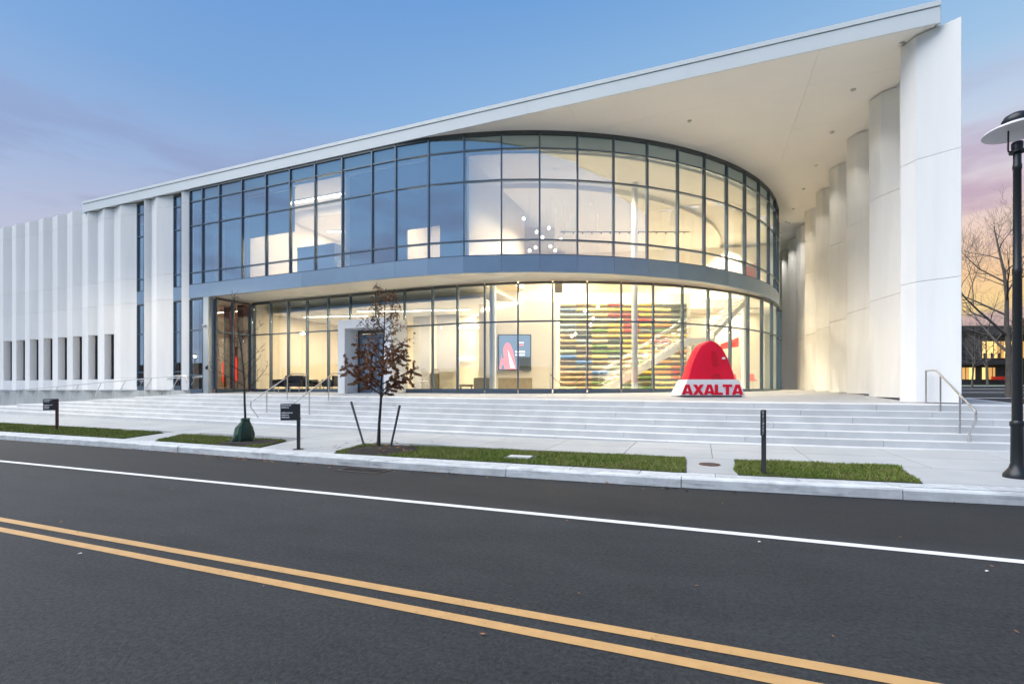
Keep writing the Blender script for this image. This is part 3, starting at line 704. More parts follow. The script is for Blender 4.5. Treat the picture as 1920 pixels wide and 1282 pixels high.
# underside between band and recessed glass
low_x = [-22.3, -20.95, -19.75, -18.5, -17.15, -15.8, -14.3, -12.72, -11.24]
low_a = [R(2.0)] + [R(6.9 + 5.62 * k) for k in range(15)]
low_pts = [(x, YL) for x in low_x] + [lpt(a) for a in low_a]
nn = 40
o1 = [(-22.5 + (UC[0] + 22.5) * i / 12, YF + 0.09) for i in range(13)] + [upt(R(90 * i / 27), -0.09) for i in range(1, 28)]
i1 = [(-22.5 + (LC[0] + 22.5) * i / 12, YL + 0.2) for i in range(13)] + [lpt(R(90 * i / 27), -0.2) for i in range(1, 28)]
for i in range(0, len(o1) - 1):
    q = [o1[i], o1[i + 1], i1[i + 1], i1[i]]
    if math.dist(o1[i + 1], i1[i + 1]) < 0.35: continue
    c = ((q[0][0] + q[1][0] + q[2][0] + q[3][0]) / 4, (q[0][1] + q[1][1] + q[2][1] + q[3][1]) / 4)
    b = MB(); b.prism([(c[0] + (p[0] - c[0]) * 0.995, c[1] + (p[1] - c[1]) * 0.995) for p in q], ZSOF2 + 0.02, ZSOF2 + 0.05); b.build('underside_panel', 'metal_soffit', band)

# ---- recessed lower glass
cwl = MB().box(-22.2, -10.6, YL + 0.17, YL + 0.2, 6.16, 6.22).build('lower_curtain_wall', 'mullion_dark', bld)
ZL = [1.63, 4.52, 5.85, 6.14]
skip = {(5, 0), (6, 0), (5, 't')}
wall_run(low_pts, [1.63, 4.52, 6.14], cwl, 'glass', 0.06, 0.30, skip={(4, 0), (5, 0), (6, 0)})
# panes left and right of the white portal
frame_piece('glass_pane', (-17.12, YL), (-15.5, YL), 0, 0.016, 1.66, 4.49, 'glass', cwl, 0.075)
frame_piece('sill_rail', (-17.1, YL), (-15.5, YL), 0, 0.15, 1.33, 1.658, 'mullion', cwl, 0.09)
# recess return, a glazed wall facing right
ret = [(-22.42, YF + 0.30), (-22.40, YF + 1.22), (-22.32, YL + 0.02)]
wall_run(ret, [1.63, 4.52, 6.14], cwl, 'glass', 0.06, 0.30)
piece('pilaster', (0.36, 0.30, ZSOF2 - 1.34), (-22.78, YF + 0.14, (ZSOF2 + 1.30) / 2), 0, 'pilaster', bld)
# end bay on the facade line, left of the recess
wall_run([(-23.97, YF), (-23.02, YF)], [1.63, 2.35, 4.60, 6.14], cwl, 'glass_upper', 0.06, 0.30)

# ---- white portal round the doors
port = MB().box(-15.5, -15.12, YL - 1.15, YL + 0.12, 1.32, 4.78).build('entrance_portal', 'panel_white', bld)
MB().box(-12.98, -12.6, YL - 1.15, YL + 0.12, 1.32, 4.78).build('portal_jamb', 'panel_white', port)
MB().box(-15.117, -12.983, YL - 1.15, YL + 0.12, 4.40, 4.78).build('portal_header', 'panel_white', port)
door_y = YL - 0.25
MB().box(-15.115, -12.985, door_y, door_y + 0.10, 4.24, 4.395).box(-15.115, -15.03, door_y, door_y + 0.10, 1.42, 4.237).box(-13.07, -12.985, door_y, door_y + 0.10, 1.42, 4.237).build('door_frame', 'mullion_dark', port)
for xa in (-15.02, -14.045):
    d = MB().box(xa, xa + 0.13, door_y + 0.02, door_y + 0.08, 1.46, 4.22).box(xa + 0.835, xa + 0.965, door_y + 0.02, door_y + 0.08, 1.46, 4.22).box(xa + 0.132, xa + 0.833, door_y + 0.02, door_y + 0.08, 1.46, 1.75).box(xa + 0.132, xa + 0.833, door_y + 0.02, door_y + 0.08, 3.98, 4.22).build('door', 'door_blue', bld)
    MB().box(xa + 0.134, xa + 0.831, door_y + 0.045, door_y + 0.055, 1.752, 3.978).build('pane', 'door_glass', d)
    hx = xa + (0.88 if xa < -14.5 else 0.08)
    MB().tube([(hx, door_y - 0.04, 2.2), (hx, door_y - 0.04, 3.1)], 0.016, 8).tube([(hx, door_y + 0.02, 2.25), (hx, door_y - 0.04, 2.25)], 0.012, 6).tube([(hx, door_y + 0.02, 3.05), (hx, door_y - 0.04, 3.05)], 0.012, 6).build('door_handle', 'steel', d)

# ---- sawtooth wall at the right
FX = 0.0
for k in range(11):
    y = 2.82 * k
    poly = [(5.50, 17.58 + y), (5.495, 17.48 + y), (5.72, 17.06 + y), (6.56, 16.61 + y), (6.58, 16.65 + y), (6.50, 16.95 + y), (6.02, 17.62 + y), (6.66, 19.36 + y), (6.50, 19.40 + y), (5.60, 17.62 + y)]
    base = zp(5.9, 17 + y) + 0.015
    fin = empty('fin_x', (6, 17 + y, base), None, None); fin.name = 'sawtooth_fin'; fin.parent = bld; fin.location = Vector((6, 17 + y, base)) - org(bld); ORG[fin.name] = Vector((6, 17 + y, base))
    for z0, z1 in ((base, 4.68), (4.692, 8.17), (8.182, ZSOF - 0.035)):
        if k == 0: MB().prism(poly, z0, z1).build('wall_panel', 'panel_white', fin); continue
        n = 7; vs = []; fs = []                  # each bay is flush at the floor and opens into a tooth towards the top
        for i in range(n + 1):
            z = z0 + (z1 - z0) * i / n; f = (z - base) / (ZSOF - base); f = f ** 0.9
            ex_, ey_ = 5.66 + (6.56 - 5.66) * f, (14.84 + (16.61 - 14.84) * f) + y
            dx, dy = ex_ - 5.50, ey_ - (17.17 + y); ln = math.hypot(dx, dy); cx_, cy_ = 5.50 + dx / ln * 0.24, 17.17 + y + dy / ln * 0.24
            sec = [(5.50, 17.58 + y), (5.495, 17.48 + y), (5.53 + 0.19 * f, 17.06 + y), (ex_, ey_), (5.64, 14.80 + y), (5.86, 14.90 + y), (ex_ + 0.16, ey_ + 0.14), (5.84, 17.66 + y)]
            vs += [(px, py, z) for px, py in sec]
        m = 8
        for i in range(n):
            for j in range(m): fs.append((i * m + j, i * m + (j + 1) % m, (i + 1) * m + (j + 1) % m, (i + 1) * m + j))
        fs += [tuple(range(m - 1, -1, -1)), tuple(range(n * m, n * m + m))]
        MB().add(vs, fs).build('wall_panel', 'panel_white', fin, True, sharp=14)

# ---- sawtooth wall at the left, with its windows
teeth = [(-27.75, -27.46, -27.22), (-27.22, -26.5, -25.49), (-24.83, -24.55, -23.99)]
x = -28.42
prev = -28.42
starts = []
for k in range(15):
    xc = -29.45 - 1.465 * k; starts.append((xc - 0.93, xc, xc + (1.03 if k == 0 else 0.535)))
YCR, YTR = YF + 0.02, YF + 0.22
tw = [(a, b_, c, True) for a, b_, c in starts[1:]] + [(*starts[0], False)] + [(*t_, False) for t_ in teeth]
for a, b_, c, win in tw:
    under = b_ > -32.9
    ztop = ZSOF - 0.06 if under else 11.93
    full = [(a, YTR + 0.28), (a, YTR), (a + (b_ - a) * 0.86, YCR + 0.028), (b_ - 0.03, YCR), (b_ + 0.03, YCR + 0.008), (c, YTR), (c, YTR + 0.28)]
    part = [(a, YTR + 0.28), (a, YTR), (a + (b_ - a) * 0.86, YCR + 0.028), (b_ - 0.03, YCR), (b_ + (c - b_) * 0.06, YCR + 0.009), (b_ + (c - b_) * 0.06, YTR + 0.28)]
    base = empty('tooth_x', (b_, YF, 1.6), None, None); base.name = 'sawtooth_bay'; base.parent = bld; base.location = Vector((b_, YF, 1.6)) - org(bld); ORG[base.name] = Vector((b_, YF, 1.6))
    segs = [(1.60, 2.20, full), (2.203, 4.70, part), (4.703, 6.30, full), (6.308, 7.62, full), (7.628, 11.10, full), (11.108, ztop, full)] if win else [(1.60, 2.25, full), (2.258, 6.30, full), (6.308, 7.62, full), (7.628, 11.10, full), (11.108, ztop, full)]
    for z0, z1, pg in segs: MB().prism(pg, z0, z1).build('wall_panel', 'panel_white', base, True)
    if win:
        xa = b_ + (c - b_) * 0.06 + 0.003
        MB().box(xa, xa + 0.07, YTR + 0.14, YTR + 0.26, 2.203, 4.70).box(xa + 0.075, c - 0.003, YTR + 0.14, YTR + 0.26, 2.203, 2.26).box(xa + 0.075, c - 0.003, YTR + 0.14, YTR + 0.26, 4.64, 4.70).build('window_frame', 'black_metal', base)
        MB().box(xa + 0.075, c - 0.004, YTR + 0.19, YTR + 0.20, 2.262, 4.638).build('window_pane', 'glass_upper', base)
        MB().box(xa, c - 0.003, YTR + 0.30, YTR + 0.34, 2.2, 4.7).build('blind', 'grey_wall', base)
# tall strip windows between the white panels
for xa, xb in ((-28.40, -27.76), (-25.48, -24.84)):
    wall_run([(xa + 0.04, YTR - 0.03), (xb - 0.035, YTR - 0.03)], [1.80, 2.55, 4.60, 6.16], cwl, 'glass_upper', 0.04, 0.2)
    wall_run([(xa + 0.04, YTR - 0.03), (xb - 0.035, YTR - 0.03)], [6.90, 7.55, 9.85, 11.05, 11.60], cwu, 'glass_upper', 0.06, 0.02, spandrel_row=3)
    MB().box(xa, xb, YTR - 0.02, YTR + 0.1, 6.205, 6.875).build('strip_spandrel', 'band', band)
# concrete plinth under the white panels
pl = MB().box(-48, -45.2, YF + 0.2, YF + 0.5, -0.1, 1.59).build('plinth', 'concrete_plinth', bld)
for a in np.arange(-45.2, -24.0, 2.13): piece('plinth_block', (2.122, 0.3, 1.69), (a + 1.065, YF + 0.36, 0.745), 0, 'concrete_plinth', pl)

# ---- inner shell: floors, ceilings, walls
def ring_poly(ctr, rad, xl, yback, off=0.0, amax=90, n=30):
    """plan polygon inside a straight front + arc, closed at the back"""
    r = rad - off; y0 = ctr[1] - r; a0 = math.degrees(math.asin(max(0.0, (xl - ctr[0]) / r)))
    return ([(xl, y0)] if xl < ctr[0] else []) + [(ctr[0] + r * math.sin(R(a0 + (amax - a0) * i / n)), ctr[1] - r * math.cos(R(a0 + (amax - a0) * i / n))) for i in range(0, n + 1)] + [(ctr[0] + r * math.sin(R(amax)), yback), (xl, yback)]
YBK = 36.0
MB().prism(ring_poly(LC, LR, -22.2, YBK, 0.24), 1.2, 1.505).build('ground_floor', 'interior_floor', bld)
MB().box(-31, -22.6, YF + 0.5, YBK, 1.2, 1.505).build('ground_floor', 'interior_floor', bld)
MB().box(-48, 4.4, YBK, YBK + 0.3, 0.5, ZSOF).build('back_wall', 'cream', bld)
MB().box(-31.3, -31, YF + 0.5, YBK, 0.5, ZSOF).build('side_wall', 'cream', bld)
MB().box(4.2, 4.45, 33.15, YBK, 0.9, ZSOF).build('side_wall', 'pilaster', bld)
XA = -9.3                                        # the two-storey hall lies right of this line
slab2 = [(-22.5, YF + 0.25), (XA, YF + 0.42), (XA, 27.8), (-8, 27.8), (3.9, 31.0), (3.9, YBK - 0.01), (-30.9, YBK - 0.01), (-30.9, YF + 0.5), (-22.5, YF + 0.5)]
MB().prism(slab2, 6.30, 6.84).build('upper_floor', 'cream_ceiling', bld)
MB().prism(ring_poly(UC, UR, -30.9, YBK - 0.02, 0.32), 10.98, 11.04).build('upper_ceiling', 'cream_ceiling', bld)
MB().prism(ring_poly(UC, UR, -8.4, YBK - 0.03, 3.1), 10.76, 10.97).build('dropped_ceiling', 'cream_ceiling', bld)
MB().box(-20.3, -14.5, 19.6, 25.9, 10.55, 10.97).build('dropped_ceiling', 'cream_ceiling', bld)
# floor edge over the hall, inside the glass
MB().box(XA - 0.002, XA + 0.15, YF + 0.6, 27.9, 6.29, 6.86).build('slab_edge', 'cream', bld)
b = MB(); o2 = [upt(R(90 * i / 30), -0.22) for i in range(3, 31)]; i2 = [upt(R(90 * i / 30), -0.42) for i in range(3, 31)]
b.prism(o2 + i2[::-1], 6.29, 6.86).build('slab_edge', 'cream', bld)
# ground floor lounge
MB().box(-22.1, XA, 19.8, 27.4, 5.76, 5.80).build('lounge_ceiling', 'cream_ceiling', bld)
MB().box(-22.1, -10.6, 27.4, 27.6, 1.506, 6.29).build('lounge_wall', 'cream', bld)
MB().box(-31, -22.6, 24.0, 24.2, 4.6, 6.29).build('lounge_wall', 'cream', bld)
MB().box(-31, -22.6, 24.0, 24.2, 1.506, 4.598).build('lounge_wall', 'red_wall', bld)
MB().box(-22.3, -22.15, YL + 0.2, 27.39, 1.506, 6.29).build('lounge_wall', 'cream', bld)
MB().box(-18.3, -17.2, 22.4, 22.9, 1.506, 5.755).build('lounge_pier', 'cream', bld)
MB().box(-15.3, -12.5, 23.6, 23.9, 1.506, 5.755).build('lounge_pier', 'grey_wall', bld)
MB().box(-10.6, -10.4, 24.3, 27.6, 1.506, 6.29).build('lounge_pier', 'cream', bld)
# upper rooms
MB().box(-20.45, -20.35, YF + 0.25, 24, 6.845, 10.975).build('partition', 'unlit_room', bld)
MB().box(-23.9, -20.46, 18.6, 18.7, 6.845, 10.975).build('partition', 'unlit_room', bld)
MB().box(-23.95, -20.46, YF + 0.24, 18.59, 10.93, 10.975).build('ceiling_panel', 'unlit_room', bld)
MB().box(-14.46, -14.36, YF + 0.25, 26, 6.845, 10.975).build('partition', 'cream', bld)
MB().box(-20.345, -20.325, YF + 0.45, 23.9, 6.846, 10.97).build('partition', 'cream', bld)
MB().box(-20.34, -14.47, 26, 26.1, 6.845, 10.975).build('partition', 'cream', bld)
MB().box(-14.35, -13.35, 20, 20.1, 6.845, 10.975).box(-11.5, -8.81, 20, 20.1, 6.845, 10.975).box(-13.349, -11.501, 20, 20.1, 9.40, 10.975).build('partition', 'unlit_room', bld)
MB().box(-14.35, -8.81, YF + 0.45, 19.99, 10.93, 10.975).build('ceiling_panel', 'unlit_room', bld)
MB().box(-14.35, -14.33, YF + 0.45, 19.99, 6.86, 10.92).build('partition', 'unlit_room', bld)
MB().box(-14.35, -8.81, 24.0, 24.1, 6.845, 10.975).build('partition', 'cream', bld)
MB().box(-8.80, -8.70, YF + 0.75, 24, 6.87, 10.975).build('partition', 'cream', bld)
MB().box(-8.82, -8.805, YF + 0.75, 20, 6.87, 10.92).build('partition', 'unlit_room', bld)
MB().prism([(-8.7, 31.5), (3.9, 34.6), (3.9, 34.8), (-8.7, 31.7)], 6.85, 10.755).build('gallery_wall', 'cream', bld)
MB().box(-31, -24.0, YF + 1.2, YF + 1.3, 1.506, 10.95).build('partition', 'unlit_room', bld)
# hall wall carrying the television, and the end wall
def wall_st(name, s0, s1, t, z0, z1, m, th=0.2, parent=None):
    q = [ST(s0, t), ST(s1, t), ST(s1, t + th), ST(s0, t + th)]
    return MB().prism([(p.x, p.y) for p in q], z0, z1).build(name, m, parent if parent is not None else bld)
wall_st('hall_wall', -1.62, 2.15, 23.4, 1.506, 5.9, 'cream')
wall_st('hall_wall', -2.0, 2.4, 27.2, 1.506, 10.75, 'cream')
wall_st('hall_wall', 2.35, 9.75, 26.45, 1.506, 6.9, 'cream')
wall_st('hall_wall', 9.0, 15.5, 29.6, 1.506, 6.9, 'cream')

# columns
for u, t_, z1, r_ in ((924, 21.6, 6.28, 0.15), (1190, 21.9, 10.975, 0.14), (1190 + 205, 26.6, 10.755, 0.14)):
    p = SU(u, t_); MB().lathe([(r_, 1.51), (r_, z1)], (p.x, p.y, 0), 20).build('column', 'column', bld, True)

# roller blinds pulled down in two upper bays
t = empty('roller_blind', (-18.9, YF + 0.4, 8.9), 'dark roller blind half lowered behind two upper panes', 'blind')
MB().box(-20.3, -17.45, YF + 0.38, YF + 0.39, 8.93, 10.86).build('fabric', 'blind', t)
MB().tube([(-20.3, YF + 0.385, 10.92), (-17.45, YF + 0.385, 10.92)], 0.05, 10).build('roller', 'mullion', t)
MB().box(-20.3, -17.45, YF + 0.375, YF + 0.395, 8.90, 8.93).build('bottom_bar', 'mullion', t)

# ---- lamps inside
WARM = (1.0, 0.795, 0.52)
def area(name, loc, sx, sy, power, parent, rz=0.0):
    d = bpy.data.lights.new(name, 'AREA'); d.shape = 'RECTANGLE'; d.size = sx; d.size_y = sy; d.energy = power; d.color = WARM
    o = link_obj(name, d, parent); o.location = Vector(loc) - org(parent); o.rotation_euler = (0, 0, rz); return o
def linear_light(p, q, power, label, group):
    p, q = Vector(p), Vector(q); c = (p + q) / 2; ln = (q - p).length; rz = math.atan2(q.y - p.y, q.x - p.x)
    t = empty('ceiling_light', c + Vector((0, 0, 0.02)), label, 'ceiling light', group)
    piece('housing', (ln, 0.14, 0.05), c + Vector((0, 0, 0.0)), rz, 'camera_white', t)
    piece('diffuser', (ln - 0.04, 0.11, 0.02), c + Vector((0, 0, -0.036)), rz, 'linear_glow', t)
    area('lamp', c + Vector((0, 0, -0.06)), ln, 0.3, power, t, rz)
LL = ('slim linear ceiling light glowing over the ground floor lounge', 'linear lights of the lounge ceiling')
for x0, y0, x1, y1 in ((-20.8, 21.0, -17.2, 22.0), (-20.2, 23.6, -16.6, 24.6), (-16.8, 20.6, -13.6, 21.6), (-16.0, 25.2, -12.6, 26.0), (-13.8, 21.4, -11.0, 22.2), (-12.8, 25.0, -9.8, 22.6)):
    linear_light((x0, y0, 5.73), (x1, y1, 5.73), 95, *LL)
linear_light((-19.6, 21.5, 10.52), (-15.2, 22.5, 10.52), 210, 'linear ceiling light in the lit upper room beside the blinds', None)
linear_light((-19.6, 18.4, 10.95), (-15.2, 18.4, 10.95), 100, 'linear ceiling light near the window of the lit upper room', None)
linear_light((-13.6, 22, 10.94), (-9.6, 22, 10.94), 150, 'linear ceiling light of the corridor seen through the lit upper doorway', None)
linear_light((-28, 20.5, 6.25), (-24, 20.5, 6.25), 75, 'linear ceiling light behind the red wall by the recessed corner', None)
HG = ('small round downlight glowing in the upper ceiling of the hall', 'downlights of the hall ceiling')
pts = [(1035, 372), (1108, 398), (1107, 370), (1166, 404), (1237, 412), (1292, 424), (1334, 439), (1352, 449), (1371, 460), (1060, 470), (1200, 430)]
for k, (u, v, zc_) in enumerate([(u, v, 10.76) for u, v in pts] + [(1040, 316, 10.98), (1150, 330, 10.98), (1260, 352, 10.98)]):  # last three added near the glass to brighten television wall and fins
    tt = (zc_ - EYE) * FPX / (HY - v); p = SU(u, tt, zc_)
    t = empty('recessed_downlight', p, HG[0], 'downlight', HG[1])
    MB().lathe([(0.09, -0.012), (0.09, -0.001), (0.06, -0.001), (0.06, -0.012)], p, 16).build('trim', 'camera_white', t)
    MB().lathe([(0.058, -0.010), (0.058, -0.003)], p, 16).build('lens', 'downlight_glow', t)
    hl = bpy.data.lights.new('downlight_lamp', 'SPOT'); hl.energy = 1350; hl.spot_size = R(130); hl.spot_blend = 0.8; hl.color = (1.0, 0.82, 0.57); hl.shadow_soft_size = 0.05
    ho = link_obj('downlight_lamp', hl, t); ho.location = (0, 0, -0.05)
def hall_panel(loc, sx, sy, power, label, rz=YAW):
    c = Vector(loc); t = empty('ceiling_lamp', c, label, 'ceiling light', 'flush light panels of the hall ceiling')
    piece('diffuser', (sx, sy, 0.02), c + Vector((0, 0, -0.012)), rz, 'cream_ceiling', t)
    area('lamp', c + Vector((0, 0, -0.03)), sx, sy, power, t, rz)
hall_panel((-5.2, 29.5, 6.27), 3.0, 1.0, 80, 'flush pale light panel under the gallery floor')
hall_panel((1.9, 31.4, 6.27), 2.0, 1.6, 140, 'flush pale light panel under the gallery by the red panels')

# pendant globes hanging through the hall
PG = ('small glowing glass globe pendant hung in the two-storey hall', 'globe pendants of the hall')
GLOBES = [(982, 410, 23.4), (1006, 435, 23.0), (1029, 428, 23.6), (1017, 445, 22.6), (1052, 449, 23.2), (993, 470, 22.4), (1004, 464, 23.9), (1032, 462, 22.8), (1041, 470, 23.5), (1088, 556, 22.9), (1119, 563, 22.6), (1121, 575, 23.4), (1097, 583, 22.9), (1108, 609, 23.2), (1079, 626, 22.7), (1072, 630, 23.3), (1112, 597, 23.7)]
for u, v, tt in GLOBES:
    p = SU(u, tt, EYE + (HY - v) / FPX * tt)
    t = empty('pendant_lamp', p, PG[0], 'pendant lamp', PG[1])
    gl = MB(); gl.lathe([(0.002, -0.066), (0.03, -0.059), (0.055, -0.036), (0.066, 0), (0.055, 0.036), (0.03, 0.059), (0.012, 0.066)], p, 14); gl.build('globe', 'lamp_glow', t, True)
    MB().tube([p + Vector((0, 0, 0.062)), Vector((p.x, p.y, 10.78))], 0.005, 5).build('cord', 'steel', t)

# ---- wall of colour samples
SW = {'c': (232, 214, 160), 'y': (238, 200, 70), 'l': (240, 222, 130), 't': (176, 150, 100), 'g': (120, 130, 120), 'b': (105, 130, 145), 'e': (150, 175, 170), 'r': (205, 50, 25), 'd': (45, 70, 50), 'n': (95, 135, 50), 'o': (235, 150, 50), 'v': (110, 105, 55), 'm': (170, 195, 150), 'w': (85, 70, 50), 's': (235, 120, 80), 'p': (200, 160, 120), 'k': (60, 125, 190), 'q': (200, 215, 170), 'z': (215, 110, 110)}
ROWS = ['ctlrcygg', 'bllyyyld', 'eelrrytg', 'llccrrce', 'etlyryov', 'egnyrgnv', 'tdlytyoy', 'tecdyozl', 'vtnlyytt', 'mwnnlyoo', 'ktlelytc', 'wktcnnot', 'tgcmnlys', 'ptketyor', 'tpgwtnls', 'ptnnvvlc', 'ctlcnnyl']
t0 = 26.4; base = ST((1050 - 960) / FPX * t0, t0, 1.62); wS = (1286 - 1050) / FPX * t0
disp = empty('sample_wall', base, 'wall display of horizontal bars in many paint colours behind the staircase', 'wall display')
SWM = {}
for ch, c in SW.items(): mat('swatch_' + ch, [0.62 * a + 0.06 * b_ for a, b_ in zip(lin(*c)[:3], (0.62, 0.52, 0.34))], 0.45, spec=0.4); 
nr, nc = len(ROWS), 8; ph = (6.45 - 1.62) / nr; pw = wS / nc
bar = {}
def bar_mesh(ch):
    if ch not in bar:
        b = MB(); h = ph * 0.64; prof = [(0.0, 0.0), (-0.10, h * 0.05), (-0.15, h * 0.35), (-0.15, h * 0.65), (-0.10, h * 0.95), (0.0, h)]; n = len(prof)
        vs = [(0.004, y, z) for y, z in prof] + [(pw - 0.004, y, z) for y, z in prof]
        b.add(vs, [tuple(range(n)), tuple(range(2 * n - 1, n - 1, -1))] + [((i + 1) % n, i, n + i, n + (i + 1) % n) for i in range(n)]); bar[ch] = b.mesh('colour_bar', 'swatch_' + ch, (0, 0, 0), True)
    return bar[ch]
for r_ in range(nr):
    for c in range(nc):
        o = link_obj('colour_bar', bar_mesh(ROWS[r_][c]), disp); p = base + RV * (c * pw) + Vector((0, 0, (nr - 1 - r_) * ph)); o.location = p - base; o.rotation_euler = (0, 0, YAW)
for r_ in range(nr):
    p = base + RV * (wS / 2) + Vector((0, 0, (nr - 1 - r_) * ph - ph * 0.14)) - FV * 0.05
    piece('bar_shadow', (wS, 0.10, 0.028), p, YAW, 'bar_shadow_dark', disp)  # shadow line under each row of bars, built as a dark strip

# ---- staircase in the hall
stair = empty('staircase', SU(1130, 24, 1.506), 'open white staircase with metal railings in front of the colour wall', 'staircase')
def sbox(s0, s1, t0_, t1_, z0, z1): 
    q = [ST(s0, t0_), ST(s1, t0_), ST(s1, t1_), ST(s0, t1_)]; return [(p.x, p.y) for p in q], z0, z1
fl = [((1128 - 960) / FPX * 24, 1.506, (1286 - 960) / FPX * 24, 4.12), ((1330 - 960) / FPX * 24, 4.12, (1392 - 960) / FPX * 24, 6.1)]
for fi, (sa, za, sb, zb) in enumerate(fl):
    n = 16 if fi == 0 else 9
    for i in range(n):
        s = sa + (sb - sa) * i / n; z = za + (zb - za) * (i + 1) / n
        q, z0, z1 = sbox(s, s + (sb - sa) / n + 0.03, 23.48, 24.72, z - 0.05, z); MB().prism(q, z0, z1).build('tread', 'stair_white', stair)
    for tt in (23.44, 24.76):
        pts = [ST(sa, tt, za - 0.0), ST(sb, tt, zb - 0.28), ST(sb, tt, zb + 0.06), ST(sa, tt, za + 0.30)]
        if fi == 0: pts = [ST(sa + 0.3, tt, za + 0.004), ST(sb, tt, zb - 0.30), ST(sb, tt, zb + 0.06), ST(sa - 0.1, tt, za + 0.12), ST(sa - 0.1, tt, za + 0.004)]
        MB().extrude(pts, FV * 0.04).build('stringer', 'stair_white', stair)
        rail = MB(); rail.tube([ST(sa, tt, za + 1.0), ST(sb, tt, zb + 1.0)], 0.022, 6)
        for f_ in (0.35, 0.6): rail.tube([ST(sa, tt, za + f_), ST(sb, tt, zb + f_)], 0.009, 5)
        rail.build('handrail', 'steel', stair)
        for i in range(5 if fi == 0 else 3):
            f_ = i / (4 if fi == 0 else 2); s = sa + (sb - sa) * f_; z = za + (zb - za) * f_
            MB().tube([ST(s, tt, z), ST(s, tt, z + 1.0)], 0.016, 6).build('baluster', 'steel', stair)
sa, sb = fl[0][2], fl[1][0]
q, z0, z1 = sbox(sa, sb + 0.05, 23.44, 24.8, 3.84, 4.13); MB().prism(q, z0, z1).build('landing', 'stair_white', stair)
for tt in (23.46, 24.78):
    MB().tube([ST(sa, tt, 5.12), ST(sb, tt, 5.12)], 0.022, 6).build('handrail', 'steel', stair)
for s in (sa + 0.3, sb - 0.2):
    q, z0, z1 = sbox(s, s + 0.12, 24.0, 24.12, 1.506, 3.845); MB().prism(q, z0, z1).build('landing_post', 'stair_white', stair)

# ---- television and logo sign
tv = empty('television', ST(0.1, 23.36, 2.5), 'wall television showing a big pink letter A on grey', 'television')
def stq(name, s0, s1, t_, z0, z1, m, parent, th=0.02):
    q, a, b_ = sbox(s0, s1, t_ - th, t_, z0, z1); return MB().prism(q, a, b_).build(name, m, parent)
S = lambda u, t_=23.35: (u - 960) / FPX * t_
Z = lambda v, t_=23.35: EYE + (HY - v) / FPX * t_
stq('casing', S(934), S(996), 23.395, Z(694), Z(627), 'screen_frame', tv, 0.05)
stq('screen', S(935.5), S(994.5), 23.342, Z(692.5), Z(628.5), 'screen', tv, 0.004)
def arch(s0, s1, z0, z1, n=14, k=2.3):
    c = (s0 + s1) / 2; w_ = (s1 - s0) / 2; pts = []
    for i in range(n + 1):
        a = -1 + 2 * i / n; pts.append((c + w_ * a, z0 + (z1 - z0) * (1 - abs(a) ** k)))
    return pts
def flat(name, pts, t_, m, parent, th=0.006): return MB().extrude([ST(s, t_, z) for s, z in pts], -FV * th).build(name, m, parent)
flat('screen_mark', arch(S(936), S(968), Z(692), Z(642)), 23.336, 'screen_red', tv)
flat('screen_mark', [(S(957), Z(690)), (S(966), Z(690)), (S(952), Z(655))], 23.328, 'screen_white', tv)
flat('screen_mark', [(S(940.5), Z(672)), (S(944.5), Z(672)), (S(943.6), Z(656)), (S(941.8), Z(656))], 23.328, 'screen', tv)
flat('screen_mark', [(S(940), Z(692)), (S(946), Z(692)), (S(945), Z(684)), (S(941), Z(684))], 23.328, 'screen', tv)
for u0, u1, v0, v1, m in ((971, 982, 641.5, 643.5, 'screen_white'), (971, 982, 645.5, 648, 'screen_red'), (966, 984, 658, 661, 'screen_white'), (966, 984, 664, 666.5, 'screen_white'), (971, 994, 692, 669, 'screen_dark')):
    stq('screen_mark', S(u0), S(u1), 23.336, min(Z(v0), Z(v1)), max(Z(v0), Z(v1)), m, tv, 0.004)

# letter strokes, each a polygon in a unit-high box (x, y)
GL_ = {'A': ([[(0, 0), (0.30, 0), (0.345, 0.16), (0.655, 0.16), (0.70, 0), (1.0, 0), (0.68, 1), (0.32, 1)]], [(0.40, 0.36), (0.60, 0.36), (0.50, 0.70)], 1.0),
       'X': ([[(0, 0), (0.31, 0), (0.5, 0.30), (0.69, 0), (1.0, 0), (0.67, 0.51), (0.98, 1), (0.67, 1), (0.5, 0.73), (0.33, 1), (0.02, 1), (0.33, 0.51)]], None, 1.0),
       'L': ([[(0, 0), (0.72, 0), (0.72, 0.22), (0.28, 0.22), (0.28, 1), (0, 1)]], None, 0.72),
       'T': ([[(0.28, 0), (0.56, 0), (0.56, 0.78), (0.84, 0.78), (0.84, 1), (0, 1), (0, 0.78), (0.28, 0.78)]], None, 0.84)}
def letters(word, o, ex, ez, width, height, off, m, parent, hole_m, gap=0.03):
    tot = sum(GL_[c][2] for c in word) + gap * (len(word) - 1); k = width / tot; x = 0
    for c in word:
        polys, hole, w_ = GL_[c]
        for pg in polys:
            pts = [o + ex * ((x + px) * k) + ez * (py * height) for px, py in pg]
            MB().extrude(pts, off).build('letter', m, parent)
        if hole:
            pts = [o + ex * ((x + px) * k) + ez * (py * height) + off * 1.001 for px, py in hole]
            MB().extrude(pts, off * 0.06).build('letter_counter', hole_m, parent)
        x += w_ + gap
lg = empty('logo_sign', ST(-2.6, 26.9, 3.6), 'grey arched logo with AXALTA lettering on the reception wall', 'sign')
wall_st('reception_wall', -4.6, -2.02, 27.0, 1.506, 5.75, 'cream')
T2 = 26.95
flat('emblem', arch(S(866, T2), S(889, T2), Z(669, T2), Z(650, T2)), T2, 'column', lg, 0.05)
piece('light_bar', ((892 - 858) / FPX * T2, 0.06, 0.09), ST(S(875, T2), T2 - 0.08, Z(672, T2)), YAW, 'linear_glow', lg)
letters('AXALTA', ST(S(862, T2), T2, Z(680, T2)), RV, Vector((0, 0, 1)), (889 - 862) / FPX * T2, 0.17, -FV * 0.04, 'column', lg, 'cream')

